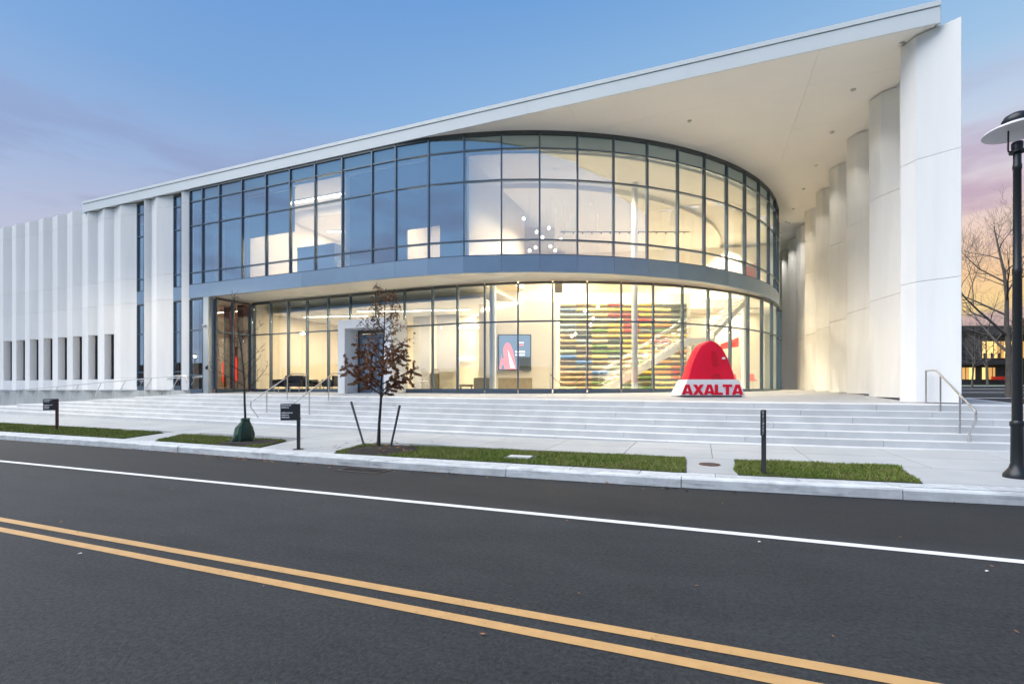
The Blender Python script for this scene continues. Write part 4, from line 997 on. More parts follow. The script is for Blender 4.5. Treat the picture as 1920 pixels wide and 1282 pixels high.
# ---- furniture in the lounge
def lounge_chair(p, rz, label, m='black_chair'):
    t = empty('lounge_chair', p, label, 'chair', None); t.rotation_euler = (0, 0, rz)
    q = Vector(p)
    def pc(name, size, loc): return piece(name, size, q + Vector(loc), 0, m, t, 0.025)
    pc('seat', (0.72, 0.66, 0.18), (0, 0, 0.36)); pc('backrest', (0.72, 0.12, 0.50), (0, 0.34, 0.58)); pc('armrest', (0.10, 0.60, 0.36), (-0.37, -0.02, 0.45)); pc('armrest', (0.10, 0.60, 0.36), (0.37, -0.02, 0.45))
    for sx in (-0.3, 0.3):
        for sy in (-0.26, 0.28): piece('leg', (0.035, 0.035, 0.27), q + Vector((sx, sy, 0.135)), 0, 'steel', t)
for k, (u, tt, rz, lb) in enumerate(((552, 24.2, 0.5, 'black lounge chair behind the panes beside the recessed corner'), (528, 24.6, -0.4, 'black lounge chair deep in the recessed corner'), (578, 25.0, 1.6, 'black lounge chair left of the round table'), (622, 25.2, -1.5, 'black lounge chair right of the round table'))):
    p = SU(u, tt, 1.506); lounge_chair(p, rz, lb)
t = empty('round_table', SU(600, 25.4, 1.506), 'low round table between two black lounge chairs', 'table'); p = SU(600, 25.4, 1.506)
MB().lathe([(0.42, 0.52), (0.42, 0.56)], p, 24).build('table_top', 'desk', t); MB().lathe([(0.04, 0.02), (0.04, 0.52)], p, 10).build('stem', 'steel', t); MB().lathe([(0.24, 0.0), (0.24, 0.02)], p, 20).build('foot', 'steel', t)
t = empty('reception_desk', SU(846, 24.8, 1.506), 'pale reception desk below the arched wall logo', 'desk')
q, a, b_ = sbox(S(824, 24.5), S(856, 24.5), 24.4, 25.2, 1.506, 2.50); MB().prism(q, a, b_).build('counter', 'desk', t)
q, a, b_ = sbox(S(822, 24.5), S(858, 24.5), 24.35, 25.25, 2.503, 2.55); MB().prism(q, a, b_).build('desk_top', 'camera_white', t)
q, a, b_ = sbox(S(806, 24.5), S(823, 24.5), 24.45, 25.1, 1.506, 2.44); MB().prism(q, a, b_).build('side_cabinet', 'sofa', t)
for k, u in enumerate((792, 815)):
    p = SU(u, 25.8, 1.506); t = empty('office_chair', p, ['grey round-backed chair beside the reception desk cabinet', 'grey round-backed chair behind the reception desk'][k], 'chair')
    MB().lathe([(0.03, 0.06), (0.03, 0.5)], p, 8).build('stem', 'steel', t)
    MB().lathe([(0.26, 0.50), (0.28, 0.54), (0.24, 0.58)], p, 20).build('seat', 'grey_wall', t, True)
    o = MB(); 
    ring = [p + RV * (0.27 * math.cos(a)) + Vector((0, 0, 0.98 + 0.27 * math.sin(a))) + FV * 0.2 for a in [i * math.pi / 9 for i in range(18)]]
    o.extrude(ring, FV * 0.06).build('backrest', 'grey_wall', t)
    MB().tube([p + FV * 0.23 + Vector((0, 0, 0.56)), p + FV * 0.23 + Vector((0, 0, 0.8))], 0.025, 6).build('back_support', 'steel', t)
    b = MB()
    for i in range(5): 
        a = i * 2 * math.pi / 5; b.tube([p + Vector((0, 0, 0.07)), p + Vector((0.28 * math.cos(a), 0.28 * math.sin(a), 0.03))], 0.022, 6)
    b.build('base', 'steel', t)
def sofa(u0, u1, tt, z1, label, steps_=False):
    p = SU((u0 + u1) / 2, tt, 1.506); t = empty('sofa', p, label, 'sofa'); s0, s1 = S(u0, tt), S(u1, tt)
    for nm, a, c, t0_, t1_, za, zb in (('backrest', s0, s1, tt, tt + 0.22, 1.56, z1), ('seat', s0 + 0.02, s1 - 0.02, tt + 0.225, tt + 0.85, 1.56, 1.95), ('armrest', s0, s0 + 0.14, tt + 0.226, tt + 0.85, 1.955, 2.12), ('armrest', s1 - 0.14, s1, tt + 0.226, tt + 0.85, 1.955, 2.12)):
        q, x0, x1 = sbox(a, c, t0_, t1_, za, zb); MB().prism(q, x0, x1).build(nm, 'sofa', t)
    for a in (s0 + 0.06, s1 - 0.1):
        for b_ in (tt + 0.05, tt + 0.75): q, x0, x1 = sbox(a, a + 0.05, b_, b_ + 0.05, 1.506, 1.557); MB().prism(q, x0, x1).build('leg', 'steel', t)
sofa(934, 998, 21.9, 2.15, 'tan low sofa below the television')
sofa(888, 920, 21.7, 2.15, 'tan low sofa with its back to the glass left of the column')
t = empty('side_table', SU(873, 22.2, 1.506), 'small low tan bench beside the sofas', 'bench')
q, a, b_ = sbox(S(862, 22.2), S(886, 22.2), 22.0, 22.5, 1.75, 1.86); MB().prism(q, a, b_).build('bench_seat', 'sofa', t)
for u in (863, 883): q, a, b_ = sbox(S(u, 22.2), S(u + 2, 22.2), 22.05, 22.45, 1.506, 1.748); MB().prism(q, a, b_).build('leg', 'sofa', t)
# rope barrier
t = empty('rope_barrier', SU(1060, 22.0, 1.506), 'drooping rope between two slim posts before the colour wall', 'rope barrier')
for u in (1031.5, 1097): p = SU(u, 22.2, 1.506); MB().lathe([(0.12, 0), (0.12, 0.02), (0.02, 0.03), (0.02, 0.86), (0.03, 0.88)], p, 12).build('post', 'steel', t)
MB().tube([SU(1031.5 + 65.5 * i / 12, 22.2, 2.34 - 0.5 * (1 - (2 * i / 12 - 1) ** 2)) for i in range(13)], 0.014, 6).build('rope', 'black_chair', t)
# red features
t = empty('red_panel', SU(1370, 28.5, 1.506), 'tilted red display panel hung right of the staircase', 'panel')
MB().extrude([SU(1352, 28.2, Z(655, 28.2)), SU(1385, 28.2, Z(650, 28.2)), SU(1385, 28.2, Z(632, 28.2)), SU(1352, 28.2, Z(645, 28.2))], FV * 0.08).build('board', 'red_bright', t)
for u in (1354, 1383): MB().tube([SU(u, 28.24, Z(645, 28.2)), SU(u, 28.24, 6.29)], 0.01, 5).build('cable', 'steel', t)
MB().extrude([SU(1400, 26.0, 7.6), SU(1426, 26.0, 7.6), SU(1426, 26.0, 8.5), SU(1400, 26.0, 8.3)], FV * 0.1).build('gallery_panel', 'red_bright', bld)
for k, u in enumerate((1377, 1398, 1412)):
    p = SU(u, 28.6, 1.506); t = empty('bar_stool', p, ['red bar stool right of the red arch sign behind glass', 'red bar stool in the middle of the row behind curved glass', 'red bar stool at the end of the row behind curved glass'][k], 'stool')
    MB().lathe([(0.18, 0), (0.18, 0.02), (0.025, 0.04), (0.025, 0.62)], p, 12).build('stem', 'steel', t)
    MB().lathe([(0.19, 0.62), (0.21, 0.66), (0.20, 0.72)], p, 16).build('seat', 'red_bright', t, True)
    MB().extrude([p + Vector((0, 0, 0.7)) + RV * -0.2 + FV * 0.17, p + Vector((0, 0, 0.7)) + RV * 0.2 + FV * 0.17, p + Vector((0, 0, 1.05)) + RV * 0.17 + FV * 0.22, p + Vector((0, 0, 1.05)) + RV * -0.17 + FV * 0.22], FV * 0.03).build('backrest', 'red_bright', t)
# upper room: cabinets
t = empty('cabinet', (-17.2, 18.6, 6.85), 'blue grey cabinet standing in the lit upper room', 'cabinet')
MB().box(-18.0, -17.02, 17.75, 18.4, 6.846, 8.35).build('body', 'cabinet', t); MB().box(-17.01, -15.9, 17.9, 18.4, 6.846, 8.45).build('body', 'cabinet', t)
MB().box(-18.02, -17.0, 17.73, 18.42, 8.353, 8.39).build('top', 'mullion', t)
t = empty('desk', (-15.2, 18.4, 6.85), 'white desk cluttered with devices in the lit upper room', 'desk')
MB().box(-15.8, -14.6, 17.8, 18.6, 7.52, 7.57).build('table_top', 'camera_white', t)
for x_ in (-15.75, -14.68): MB().box(x_, x_ + 0.05, 17.9, 18.5, 6.846, 7.518).build('leg', 'steel', t)
MB().box(-15.5, -15.0, 18.0, 18.05, 7.573, 7.95).build('monitor', 'screen_frame', t)
# red feature wall piers in the recessed corner
for x_, y_ in ((-24.0, 19.4), (-25.3, 19.6)): MB().box(x_, x_ + 0.45, y_, y_ + 0.35, 1.506, 6.28).build('red_pier', 'red_wall', bld)
t = empty('round_screen', (-27.2, 21.9, 1.506), 'glowing red rounded panel behind the recessed corner glass', 'panel')
MB().extrude([(-28.4, 21.9, 2.1), (-26.1, 21.9, 2.1), (-26.0, 21.9, 3.3), (-26.5, 21.9, 3.75), (-27.9, 21.9, 3.75), (-28.45, 21.9, 3.3)], (0, 0.1, 0)).build('board', 'red_glow', t)
MB().box(-27.3, -27.2, 21.92, 21.98, 1.506, 2.1).build('stand', 'steel', t)

# security camera and card reader on the pilaster
t = empty('security_camera', (-22.75, YF, 4.75), 'small white dome security camera on the pilaster by the entrance recess', 'camera')
MB().box(-22.90, -22.78, YF - 0.035, YF - 0.012, 4.68, 4.84).build('bracket', 'camera_white', t)
MB().tube([(-22.84, YF - 0.03, 4.76), (-22.84, YF - 0.16, 4.74)], [0.075, 0.07], 14).build('housing', 'camera_white', t, True); MB().tube([(-22.84, YF - 0.159, 4.74), (-22.84, YF - 0.175, 4.738)], 0.045, 12).build('lens', 'black_metal', t)
t = empty('card_reader', (-22.7, YF, 2.7), 'small black card reader on the pilaster by the entrance recess', 'card reader')
MB().box(-22.76, -22.64, YF - 0.05, YF - 0.012, 2.62, 2.82).build('body', 'black_metal', t); MB().box(-22.745, -22.655, YF - 0.053, YF - 0.05, 2.78, 2.81).build('light', 'camera_white', t)

# ================================================================== AXALTA sign on the plaza
SX, SY = 0.22, 18.55
sz = zp(SX, SY)
sgn = empty('arch_sign', (SX, SY, sz), 'red arched A sculpture on a white base reading AXALTA', 'sign')
rot = YAW - R(2); ex = Vector((math.cos(rot), math.sin(rot), 0)); ey = Vector((-math.sin(rot), math.cos(rot), 0)); ez = Vector((0, 0, 1)); oc = Vector((SX, SY, sz))
def sg(x_, y_, z_): return oc + ex * x_ + ey * y_ + ez * z_
fl0 = [(-1.10, 0.04), (1.13, 0.04), (0.90, 0.60), (-0.84, 0.60)]; bk0 = [(-1.22, 0.04), (1.13, 0.04), (0.90, 0.60), (-0.92, 0.60)]
vs = [sg(x_, -0.42, z_) for x_, z_ in fl0] + [sg(x_, 0.42, z_) for x_, z_ in bk0]
MB().add(vs, [(0, 1, 2, 3), (7, 6, 5, 4), (1, 0, 4, 5), (2, 1, 5, 6), (3, 2, 6, 7), (0, 3, 7, 4)]).build('base', 'sign_white', sgn)
MB().extrude([sg(-1.0, -0.36, 0.0), sg(1.05, -0.36, 0.0), sg(1.05, -0.36, 0.04), sg(-1.0, -0.36, 0.04)], ey * 0.7).build('foot', 'sign_black', sgn)
letters('AXALTA', sg(-1.05, -0.424, 0.065), ex, ez * 1.0 , 2.1, 0.36, -ey * 0.022, 'sign_red', sgn, 'sign_white', gap=-0.01)
def archpts(w_, h, n=34):
    pts = []
    for i in range(n + 1):
        a = math.pi * i / n; xx = -math.cos(a)
        pts.append((w_ * (abs(xx) ** 0.86) * (1 if xx > 0 else -1), h * (math.sin(a) ** 0.98)))
    return pts
# rounded arch: outline profile narrowing towards the top, bulged front
def prof_w(f): return 0.84 * interp(f, [(0, 1), (0.335, 0.845), (0.54, 0.72), (0.75, 0.55), (0.86, 0.43), (0.92, 0.335), (0.96, 0.245), (0.985, 0.15), (1.0, 0.03)])
H0, HT = 0.604, 1.36
n = 30; fs = [1 - (1 - i / n) ** 1.7 for i in range(n + 1)]
vs = []; faces = []; rows_ = []
for i, f in enumerate(fs):
    f = min(f, 0.9995); w_ = max(prof_w(f), 0.02); d = 0.36 - 0.10 * f
    ringp = [(-w_, 0.30), (-w_, -d + 0.06), (-w_ + 0.04, -d + 0.01), (-w_ * 0.5, -d - 0.02), (0, -d - 0.03), (w_ * 0.5, -d - 0.02), (w_ - 0.04, -d + 0.01), (w_, -d + 0.06), (w_, 0.30)]
    if w_ < 0.1: ringp = [(x_ if abs(x_) <= w_ else w_ * (1 if x_ > 0 else -1), y_) for x_, y_ in ringp]
    vs += [sg(x_, y_, H0 + f * HT) for x_, y_ in ringp]
m = 9
for i in range(n):
    for j in range(m): faces.append((i * m + j, i * m + (j + 1) % m, (i + 1) * m + (j + 1) % m, (i + 1) * m + j))
faces += [tuple(range(m - 1, -1, -1)), tuple(range(n * m, n * m + m))]
arch_o = MB().add(vs, faces).build('red_arch', 'sign_red', sgn, True)
# the slot and the foot opening of the letter A, their shade painted as darker red plates, and the white flank
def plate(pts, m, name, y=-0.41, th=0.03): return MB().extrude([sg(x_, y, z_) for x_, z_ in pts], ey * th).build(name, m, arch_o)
plate([(0.03, H0 + 0.50), (0.19, H0 + 0.50), (0.11, H0 + 0.98), (0.02, H0 + 0.98)], 'sign_red_shade', 'slot', -0.375, 0.05)
plate([(0.0, H0 + 0.003), (0.26, H0 + 0.003), (0.25, H0 + 0.19), (0.01, H0 + 0.19)], 'sign_red_shade', 'foot_opening', -0.40, 0.06)
MB().extrude([sg(0.66, -0.25, H0 + 0.36), sg(0.755, -0.25, H0 + 0.34), sg(0.70, -0.25, H0 + 0.50), sg(0.64, -0.25, H0 + 0.60)], ey * 0.4).build('white_flank', 'sign_white', arch_o)
MB().extrude([sg(0.36, -0.355, H0 + 0.71), sg(0.47, -0.355, H0 + 0.70), sg(0.47, -0.355, H0 + 0.765), sg(0.40, -0.355, H0 + 0.775)], ey * 0.05).build('white_mark', 'sign_white', arch_o)

# ================================================================== railings
def railing(name, label, rail_pts, posts, r=0.024, group=None):
    o0 = Vector(posts[0][0]); t = empty(name, o0, label, 'railing', group)
    MB().tube(rail_pts, r, 10).build('rail', 'steel', t, True)
    for a, c in posts:
        MB().tube([a, c], 0.02, 8).build('post', 'steel', t, True)
        MB().lathe([(0.045, 0.001), (0.045, 0.01)], a, 12).build('base_plate', 'steel', t)
    return t
def step_z(x_, y_):
    if y_ >= nose(x_, 0): return zp(x_, y_)
    for k in range(1, NST + 1):
        if y_ >= nose(x_, k): return zn(x_) - k * RISE
    return zs(x_, y_)
for x_, lb in ((-16.1, 'steel handrail down the steps left of the portal'), (-13.85, 'steel handrail down the steps in line with the portal doors'), (5.85, 'steel handrail down the steps beside the white fin wall')):
    yt, yb_ = nose(x_, 0) + (0.9 if x_ < 0 else 0.75), yb(x_) + 0.12
    ztop = zp(x_, yt) + 0.90; ys_ = nose(x_, 0) + 0.1; zbot = zs(x_, yb_) + 0.95
    pts = [Vector((x_, yt, ztop)), Vector((x_, ys_, ztop)), Vector((x_, yb_ + 0.12, zbot)), Vector((x_, yb_ + 0.02, zbot - 0.05)), Vector((x_, yb_ - 0.0, zbot - 0.26)), Vector((x_, yb_ + 0.30, zbot - 0.62)), Vector((x_, yb_ + 0.32, step_z(x_, yb_ + 0.32)))]
    posts = []
    for y_ in (yt - 0.03, nose(x_, 1) + 0.18, nose(x_, 4) + 0.18):
        zt_ = ztop if y_ >= ys_ else ztop + (zbot - ztop) * (ys_ - y_) / (ys_ - yb_ - 0.12)
        posts.append((Vector((x_, y_, step_z(x_, y_))), Vector((x_, y_, zt_))))
    railing('step_handrail', lb, pts, posts)
# two rails along the ramp, on leaning posts
for yo, lb, x0_ in ((0.12, 'long steel ramp railing on leaning posts at the edge of the steps', -44), (0.95, 'long steel ramp railing on leaning posts close to the plinth', -44)):
    xs = np.arange(x0_, -24.0, 2.2); pts = []; posts = []
    for x_ in xs:
        y_ = nose(x_, 0) + yo; a = Vector((x_, y_, zr(x_))); posts.append((a, a + Vector((0, 0, 0.18)), a + Vector((0.62, 0.0, 0.93))))
    rp = [p[2] for p in posts]; rp = [rp[0] - Vector((0.8, 0, 0.036))] + rp + [rp[-1] + Vector((0.45, 0, 0.0)), rp[-1] + Vector((0.5, 0, -0.35))]
    t = empty('ramp_railing', posts[0][0], lb, 'railing')
    MB().tube(rp, 0.022, 8).build('rail', 'steel', t, True)
    for a, b_, c in posts: MB().tube([a, b_, c], 0.018, 8).build('post', 'steel', t, True)

# ================================================================== small signs
def way_sign(x_, y_, rz, label, maroon=False, group=None):
    z_ = zs(x_, y_); t = empty('wayfinding_sign', (x_, y_, z_), label, 'sign', group); t.rotation_euler = (0, 0, 0)
    c = Vector((x_, y_, z_)); ux = Vector((math.cos(rz), math.sin(rz), 0)); uy = Vector((-math.sin(rz), math.cos(rz), 0))
    piece('post', (0.07, 0.07, 1.10), c + Vector((0, 0, 0.55)), rz, 'sign_maroon' if maroon else 'sign_black', t, 0.004)
    piece('base_plate', (0.2, 0.2, 0.012), c + Vector((0, 0, 0.012)), rz, 'sign_black', t)
    pc = c - ux * 0.225 + Vector((0, 0, 0.90))
    pn = piece('panel', (0.38, 0.028, 0.40), pc, rz, 'sign_black', t, 0.003)
    for zo, ln in ((0.15, 0.21), (0.095, 0.16), (-0.03, 0.25), (-0.085, 0.17), (-0.14, 0.16)):   # rows of small unreadable lettering
        x0 = -0.165; e = MB(); rr = random.Random(int(zo * 1000) + int(x_ * 10))
        while x0 < -0.165 + ln:
            w_ = rr.uniform(0.014, 0.024); h = rr.choice((0.026, 0.026, 0.034)); p = pc + ux * x0 + Vector((0, 0, zo)) - uy * 0.0145
            e.extrude([p, p + ux * w_, p + ux * w_ + Vector((0, 0, h)), p + Vector((0, 0, h))], -uy * 0.002); x0 += w_ + 0.006
        e.build('lettering', 'sign_letter', t)
way_sign(-20.95, 9.9, R(32), 'black wayfinding sign on a maroon post in the long grass strip', True)
way_sign(-9.06, 8.98, R(28), 'black wayfinding sign standing on the concrete path by the watering bag')
way_sign(0.98, 9.1, R(79), 'black wayfinding sign seen edge on in the grass patch')

# ================================================================== street lamps
def street_lamp(x_, y_, z_, label, lit, arm=None):
    t = empty('street_lamp', (x_, y_, z_), label, 'street lamp'); c = Vector((x_, y_, z_)); t.scale = (0.87, 0.87, 0.965)
    MB().lathe([(0.20, 0.0), (0.20, 0.05), (0.165, 0.10), (0.12, 0.16), (0.095, 0.24), (0.09, 0.85), (0.105, 0.87), (0.105, 0.93), (0.082, 0.96)], c, 24).build('base', 'black_metal', t, True)
    MB().lathe([(0.078, 0.9), (0.066, 3.4), (0.072, 3.42), (0.072, 3.5), (0.062, 3.52), (0.058, 5.15), (0.066, 5.16), (0.066, 5.24), (0.058, 5.25), (0.058, 5.42)], c, 20).build('pole', 'black_metal', t, True)
    MB().lathe([(0.02, 5.43), (0.115, 5.44), (0.115, 5.47), (0.08, 5.49), (0.085, 5.60), (0.07, 5.62)], c, 20).build('collar', 'black_metal', t, True)
    for a in (0.4, 0.4 + math.pi):
        d = Vector((math.cos(a), math.sin(a), 0)); MB().tube([c + d * 0.05 + Vector((0, 0, 5.455)), c + d * 0.17 + Vector((0, 0, 5.455)), c + d * 0.175 + Vector((0, 0, 5.5)), c + d * 0.17 + Vector((0, 0, 5.93))], 0.014, 8).build('arm', 'black_metal', t)
    d = MB().lathe([(0.48, 5.80), (0.485, 5.80), (0.47, 5.83), (0.30, 5.90), (0.16, 5.935)], c, 40); d.build('reflector_disc', 'frosted', t, True)
    MB().lathe([(0.20, 5.915), (0.215, 5.945), (0.215, 6.0), (0.18, 6.06), (0.10, 6.10), (0.02, 6.11)], c, 28).build('cap', 'black_metal', t, True)
    MB().lathe([(0.10, 5.84), (0.135, 5.86), (0.13, 5.914)], c, 20).build('lens', 'lamp_glow' if lit else 'frosted', t, True)
    if lit:
        d = bpy.data.lights.new('lamp', 'POINT'); d.energy = lit; d.color = (1.0, 0.85, 0.62); d.shadow_soft_size = 0.12
        o = link_obj('lamp', d, t); o.location = (0, 0, 5.74)
    return t
street_lamp(4.76, 10.25, zs(4.76, 10.25), 'unlit black street lamp with a round translucent disc beside the steps', 0)
street_lamp(-27.3, 10.35, zs(-27.3, 10.35), 'lit black street lamp in front of the white sawtooth wall', 430)
street_lamp(-55.6, -6.0, 0.12, 'lit black street lamp on the pavement across the road', 150)

# ================================================================== trees
def branch_tree(base, height, r0, seed, levels=4, spread=0.75, nkids=(6, 5, 4), first=0.35, up=0.25, kid_len=0.42, wob=0.05, taper=0.0):
    rr = random.Random(seed); tubes = []; tips = []
    def grow_b(p, d, ln, r, lev):
        n = 7 if lev == 0 else 5; pts = [p.copy()]; rad = [r]; q = p.copy(); dd = d.copy()
        for i in range(n):
            dd = (dd + Vector((rr.uniform(-1, 1), rr.uniform(-1, 1), rr.uniform(-0.6, 0.9))) * wob * (1 + lev) + Vector((0, 0, up * 0.12 * lev))).normalized()
            q = q + dd * ln / n; pts.append(q.copy()); rad.append(max(r * (1 - 0.86 * (i + 1) / n), 0.0025))
        tubes.append((pts, rad, lev))
        if lev >= levels - 1: tips.append(pts); return
        k = nkids[min(lev, len(nkids) - 1)]
        for i in range(k):
            f = (first if lev == 0 else 0.22) + (0.97 - (first if lev == 0 else 0.22)) * (i + rr.random() * 0.7) / k; j = min(int(f * n), n - 1); a = pts[j].lerp(pts[j + 1], f * n - j)
            az = i * 2.4 + rr.uniform(-0.5, 0.5); t_ = (pts[min(j + 1, n)] - pts[j]).normalized()
            ref = Vector((0, 0, 1)) if abs(t_.z) < 0.9 else Vector((1, 0, 0)); u_ = t_.cross(ref).normalized(); w_ = t_.cross(u_)
            side_ = u_ * math.cos(az) + w_ * math.sin(az); nd = (t_ * (1 - spread * 0.62) + side_ * spread).normalized()
            rj = r * (1 - 0.86 * f)
            grow_b(a, nd, ln * kid_len * (1.25 + taper * 0.35 - (0.75 + 0.55 * taper) * f if lev == 0 else 1.0) * rr.uniform(0.8, 1.15), max(rj * 0.62, 0.004), lev + 1)
    grow_b(Vector(base), Vector((0, 0, 1)), height, r0, 0)
    return tubes, tips
def tree_obj(name, base, label, tubes, bark, tips=None, leaves=None):
    t = empty(name, base, label, 'tree')
    MB().tube(tubes[0][0], [tubes[0][1][0] * 1.25] + tubes[0][1][1:], 10).build('trunk', bark, t, True)
    b = MB()
    for pts, rad, lev in tubes[1:]: b.tube(pts, rad, 6 if lev == 1 else 4, caps=False)
    b.build('branches', bark, t, True)
    return t
# young oak keeping its brown leaves, with two stakes
tb = Vector((-7.36, 9.82, zs(-7.36, 9.82)))
tubes, tips = branch_tree(tb, 3.95, 0.042, 5, levels=3, spread=0.86, nkids=(40, 8), first=0.31, up=0.06, kid_len=0.245, wob=0.05, taper=1.0)
oak = tree_obj('young_oak_tree', tb, 'young tree holding brown dead leaves between two stakes', tubes, 'bark')
V = []; F = []; rr = random.Random(3)
for pts, rad, lev in tubes[1:]:
    hgt = pts[-1].z - tb.z
    dens = 72 if hgt < 2.05 else (32 if hgt < 2.6 else 4)
    if lev == 2: dens = int(dens * 1.0)
    for i in range(dens):
        f = rr.random() ** 0.7 * (len(pts) - 1); j = min(int(f), len(pts) - 2); p = pts[j].lerp(pts[j + 1], f - j)
        ln = rr.uniform(0.045, 0.095); w_ = ln * rr.uniform(0.12, 0.21); az = rr.uniform(0, 6.283); dr = rr.uniform(0.45, 1.25)
        d = Vector((math.cos(az) * math.cos(dr), math.sin(az) * math.cos(dr), -math.sin(dr))); sd_ = d.cross(Vector((rr.uniform(-1, 1), rr.uniform(-1, 1), rr.uniform(-1, 1)))).normalized(); nn_ = d.cross(sd_)
        k = len(V); cu = rr.uniform(-0.25, 0.25) * ln
        V += [p, p + d * ln * 0.35 + sd_ * w_ + nn_ * cu * 0.5, p + d * ln * 0.75 + sd_ * w_ * 0.7 + nn_ * cu, p + d * ln + nn_ * cu * 0.6, p + d * ln * 0.7 - sd_ * w_ * 0.8 + nn_ * cu, p + d * ln * 0.3 - sd_ * w_ + nn_ * cu * 0.5, p + d * ln * 0.5 - nn_ * w_ * 0.3]
        F += [(k, k + 1, k + 6), (k + 1, k + 2, k + 6), (k + 2, k + 3, k + 6), (k + 3, k + 4, k + 6), (k + 4, k + 5, k + 6), (k + 5, k, k + 6)]
b = MB(); b.v = [tuple(v) for v in V]; b.f = F; b.build('crown', 'dry_leaf', oak)
for k, (bx, by, tx, ty) in enumerate(((-7.83, 9.9, -8.3, 9.95, ), (-7.05, 9.85, -6.80, 9.9))):
    z_ = zs(bx, by); t = empty('tree_stake', (bx, by, z_), ['leaning dark stake on the portal side of the leafy tree', 'leaning dark stake on the red sign side of the leafy tree'][k], 'stake')
    top = Vector((tx, ty, z_ + (1.12 if k == 0 else 1.05)))
    MB().tube([Vector((bx, by, z_ - 0.05)), top], [0.026, 0.03], 10).build('pole', 'stake', t, True)
    at = top - Vector((0, 0, 0.14)); MB().tube([at, at.lerp(Vector((-7.36, 9.82, z_ + 1.5)), 0.5) + Vector((0, 0, -0.03)), Vector((-7.35, 9.82, z_ + 1.48))], 0.005, 5).build('tie_wire', 'steel', t)
# bare young tree with a watering bag
tb = Vector((-11.38, 9.45, zs(-11.38, 9.45)))
tubes, tips = branch_tree(tb, 3.9, 0.036, 21, levels=4, spread=0.80, nkids=(17, 6, 4), first=0.34, up=0.3, kid_len=0.27, wob=0.06)
tree_obj('bare_young_tree', tb, 'slim bare young tree standing in the green watering bag', tubes, 'bark')
t = empty('watering_bag', tb, 'dark green watering bag wrapped round the foot of the bare tree', 'bag')
V = []; F = []; n = 32; lev = [(0.0, 0.34, 0.24), (0.05, 0.36, 0.26), (0.25, 0.32, 0.22), (0.45, 0.24, 0.17), (0.60, 0.15, 0.11), (0.66, 0.13, 0.09), (0.70, 0.17, 0.10), (0.71, 0.05, 0.05)]
for i, (z_, a, c) in enumerate(lev):
    for k in range(n):
        th = 2 * math.pi * k / n; wv = 1 + 0.26 * mnoise.noise((math.cos(th) * 2.2, math.sin(th) * 2.2, z_ * 5)) + 0.09 * math.sin(th * 6 + z_ * 7)
        V.append((tb.x - 0.14 * (0.7 - z_) + 0.78 * a * wv * math.cos(th), tb.y + c * wv * math.sin(th), tb.z + 0.92 * z_ * (1 + 0.03 * math.sin(th * 3)) + 0.01))
for i in range(len(lev) - 1):
    for k in range(n): F.append((i * n + k, i * n + (k + 1) % n, (i + 1) * n + (k + 1) % n, (i + 1) * n + k))
F += [tuple(range(n - 1, -1, -1)), tuple(range((len(lev) - 1) * n, len(lev) * n))]
MB().add(V, F).build('body', 'bag', t, True)
b = MB(); b.tube([(tb.x + 0.04, tb.y - 0.14, tb.z + 0.60), (tb.x + 0.10, tb.y - 0.22, tb.z + 0.36), (tb.x + 0.12, tb.y - 0.25, tb.z + 0.08)], 0.012, 6); b.build('seam', 'bag', t)

# ================================================================== far right: trees, street and building
def far_tree(u, tt, hgt, r0, seed, label, levels=4):
    p = SU(u, tt); z_ = zt(p.x, p.y) - 0.03; tb_ = Vector((p.x, p.y, z_))
    tubes, tips = branch_tree(tb_, hgt, r0, seed, levels=levels, spread=0.72, nkids=(11, 7, 6, 4), first=0.26, up=0.35, kid_len=0.52, wob=0.08)
    tree_obj('bare_tree', tb_, label, tubes, 'bark_pale')
far_tree(1893, 26.5, 9.6, 0.17, 11, 'big bare tree with pale forking branches behind the street lamp', 5)
far_tree(1852, 55, 7.0, 0.12, 31, 'smaller bare tree before the dark building with lit windows')
far_tree(1822, 48, 6.0, 0.09, 37, 'slim bare tree close to the white fin wall in the distance')
far_tree(1960, 40, 8.0, 0.14, 41, 'bare tree standing beyond the street lamp on the side street')
grid('side_pavement', [8.2, 20, 70], [66.5, 69.5], lambda x, y: zt(x, y) + 0.08, 'concrete')
grid('side_lawn', [8.2, 20, 70], [69.5, 74, 100], lambda x, y: zt(x, y) + 0.10, 'far_lawn')
rs = grid('side_street', [8.2, 70], [24, 40, 50, 62, 66.4], lambda x, y: zt(x, y) - 0.004, 'asphalt')
for y_ in (34, 46.0, 58.0): MB().add([(8.3, y_, zt(9, y_) + 0.002), (70, y_, zt(9, y_) + 0.002), (70, y_ + 0.5, zt(9, y_ + 0.5) + 0.002), (8.3, y_ + 0.5, zt(9, y_ + 0.5) + 0.002)], [(0, 1, 2, 3)]).build('white_line', 'paint_white', rs)
T3 = 64.0
fb = empty('dark_building', ST(66, T3, 2.2), 'dark two-storey building with warm lit windows beyond the side street', 'building')
def fbox(name, u0, u1, v0, v1, m, parent, proud=0.0, th=0.1):
    s0, s1 = (u0 - 960) / FPX * T3, (u1 - 960) / FPX * T3; za, zb = EYE + (HY - v1) / FPX * T3, EYE + (HY - v0) / FPX * T3
    q = [ST(s0, T3 - proud), ST(s1, T3 - proud), ST(s1, T3 - proud + th), ST(s0, T3 - proud + th)]
    return MB().prism([(p.x, p.y) for p in q], za, zb).build(name, m, parent)
fbox('wall', 1770, 2150, 622, 728, 'far_dark', fb, 0, 16)
fbox('roof', 1765, 2155, 612, 621.8, 'far_dark', fb, 0.8, 17)
fbox('glass_band', 1838, 2100, 617, 629, 'far_glass', fb, 1.0, 0.15)
for i in range(4): fbox('window', 1808 + i * 8, 1815 + i * 8, 633, 684, 'far_glass', fb, 0.1)
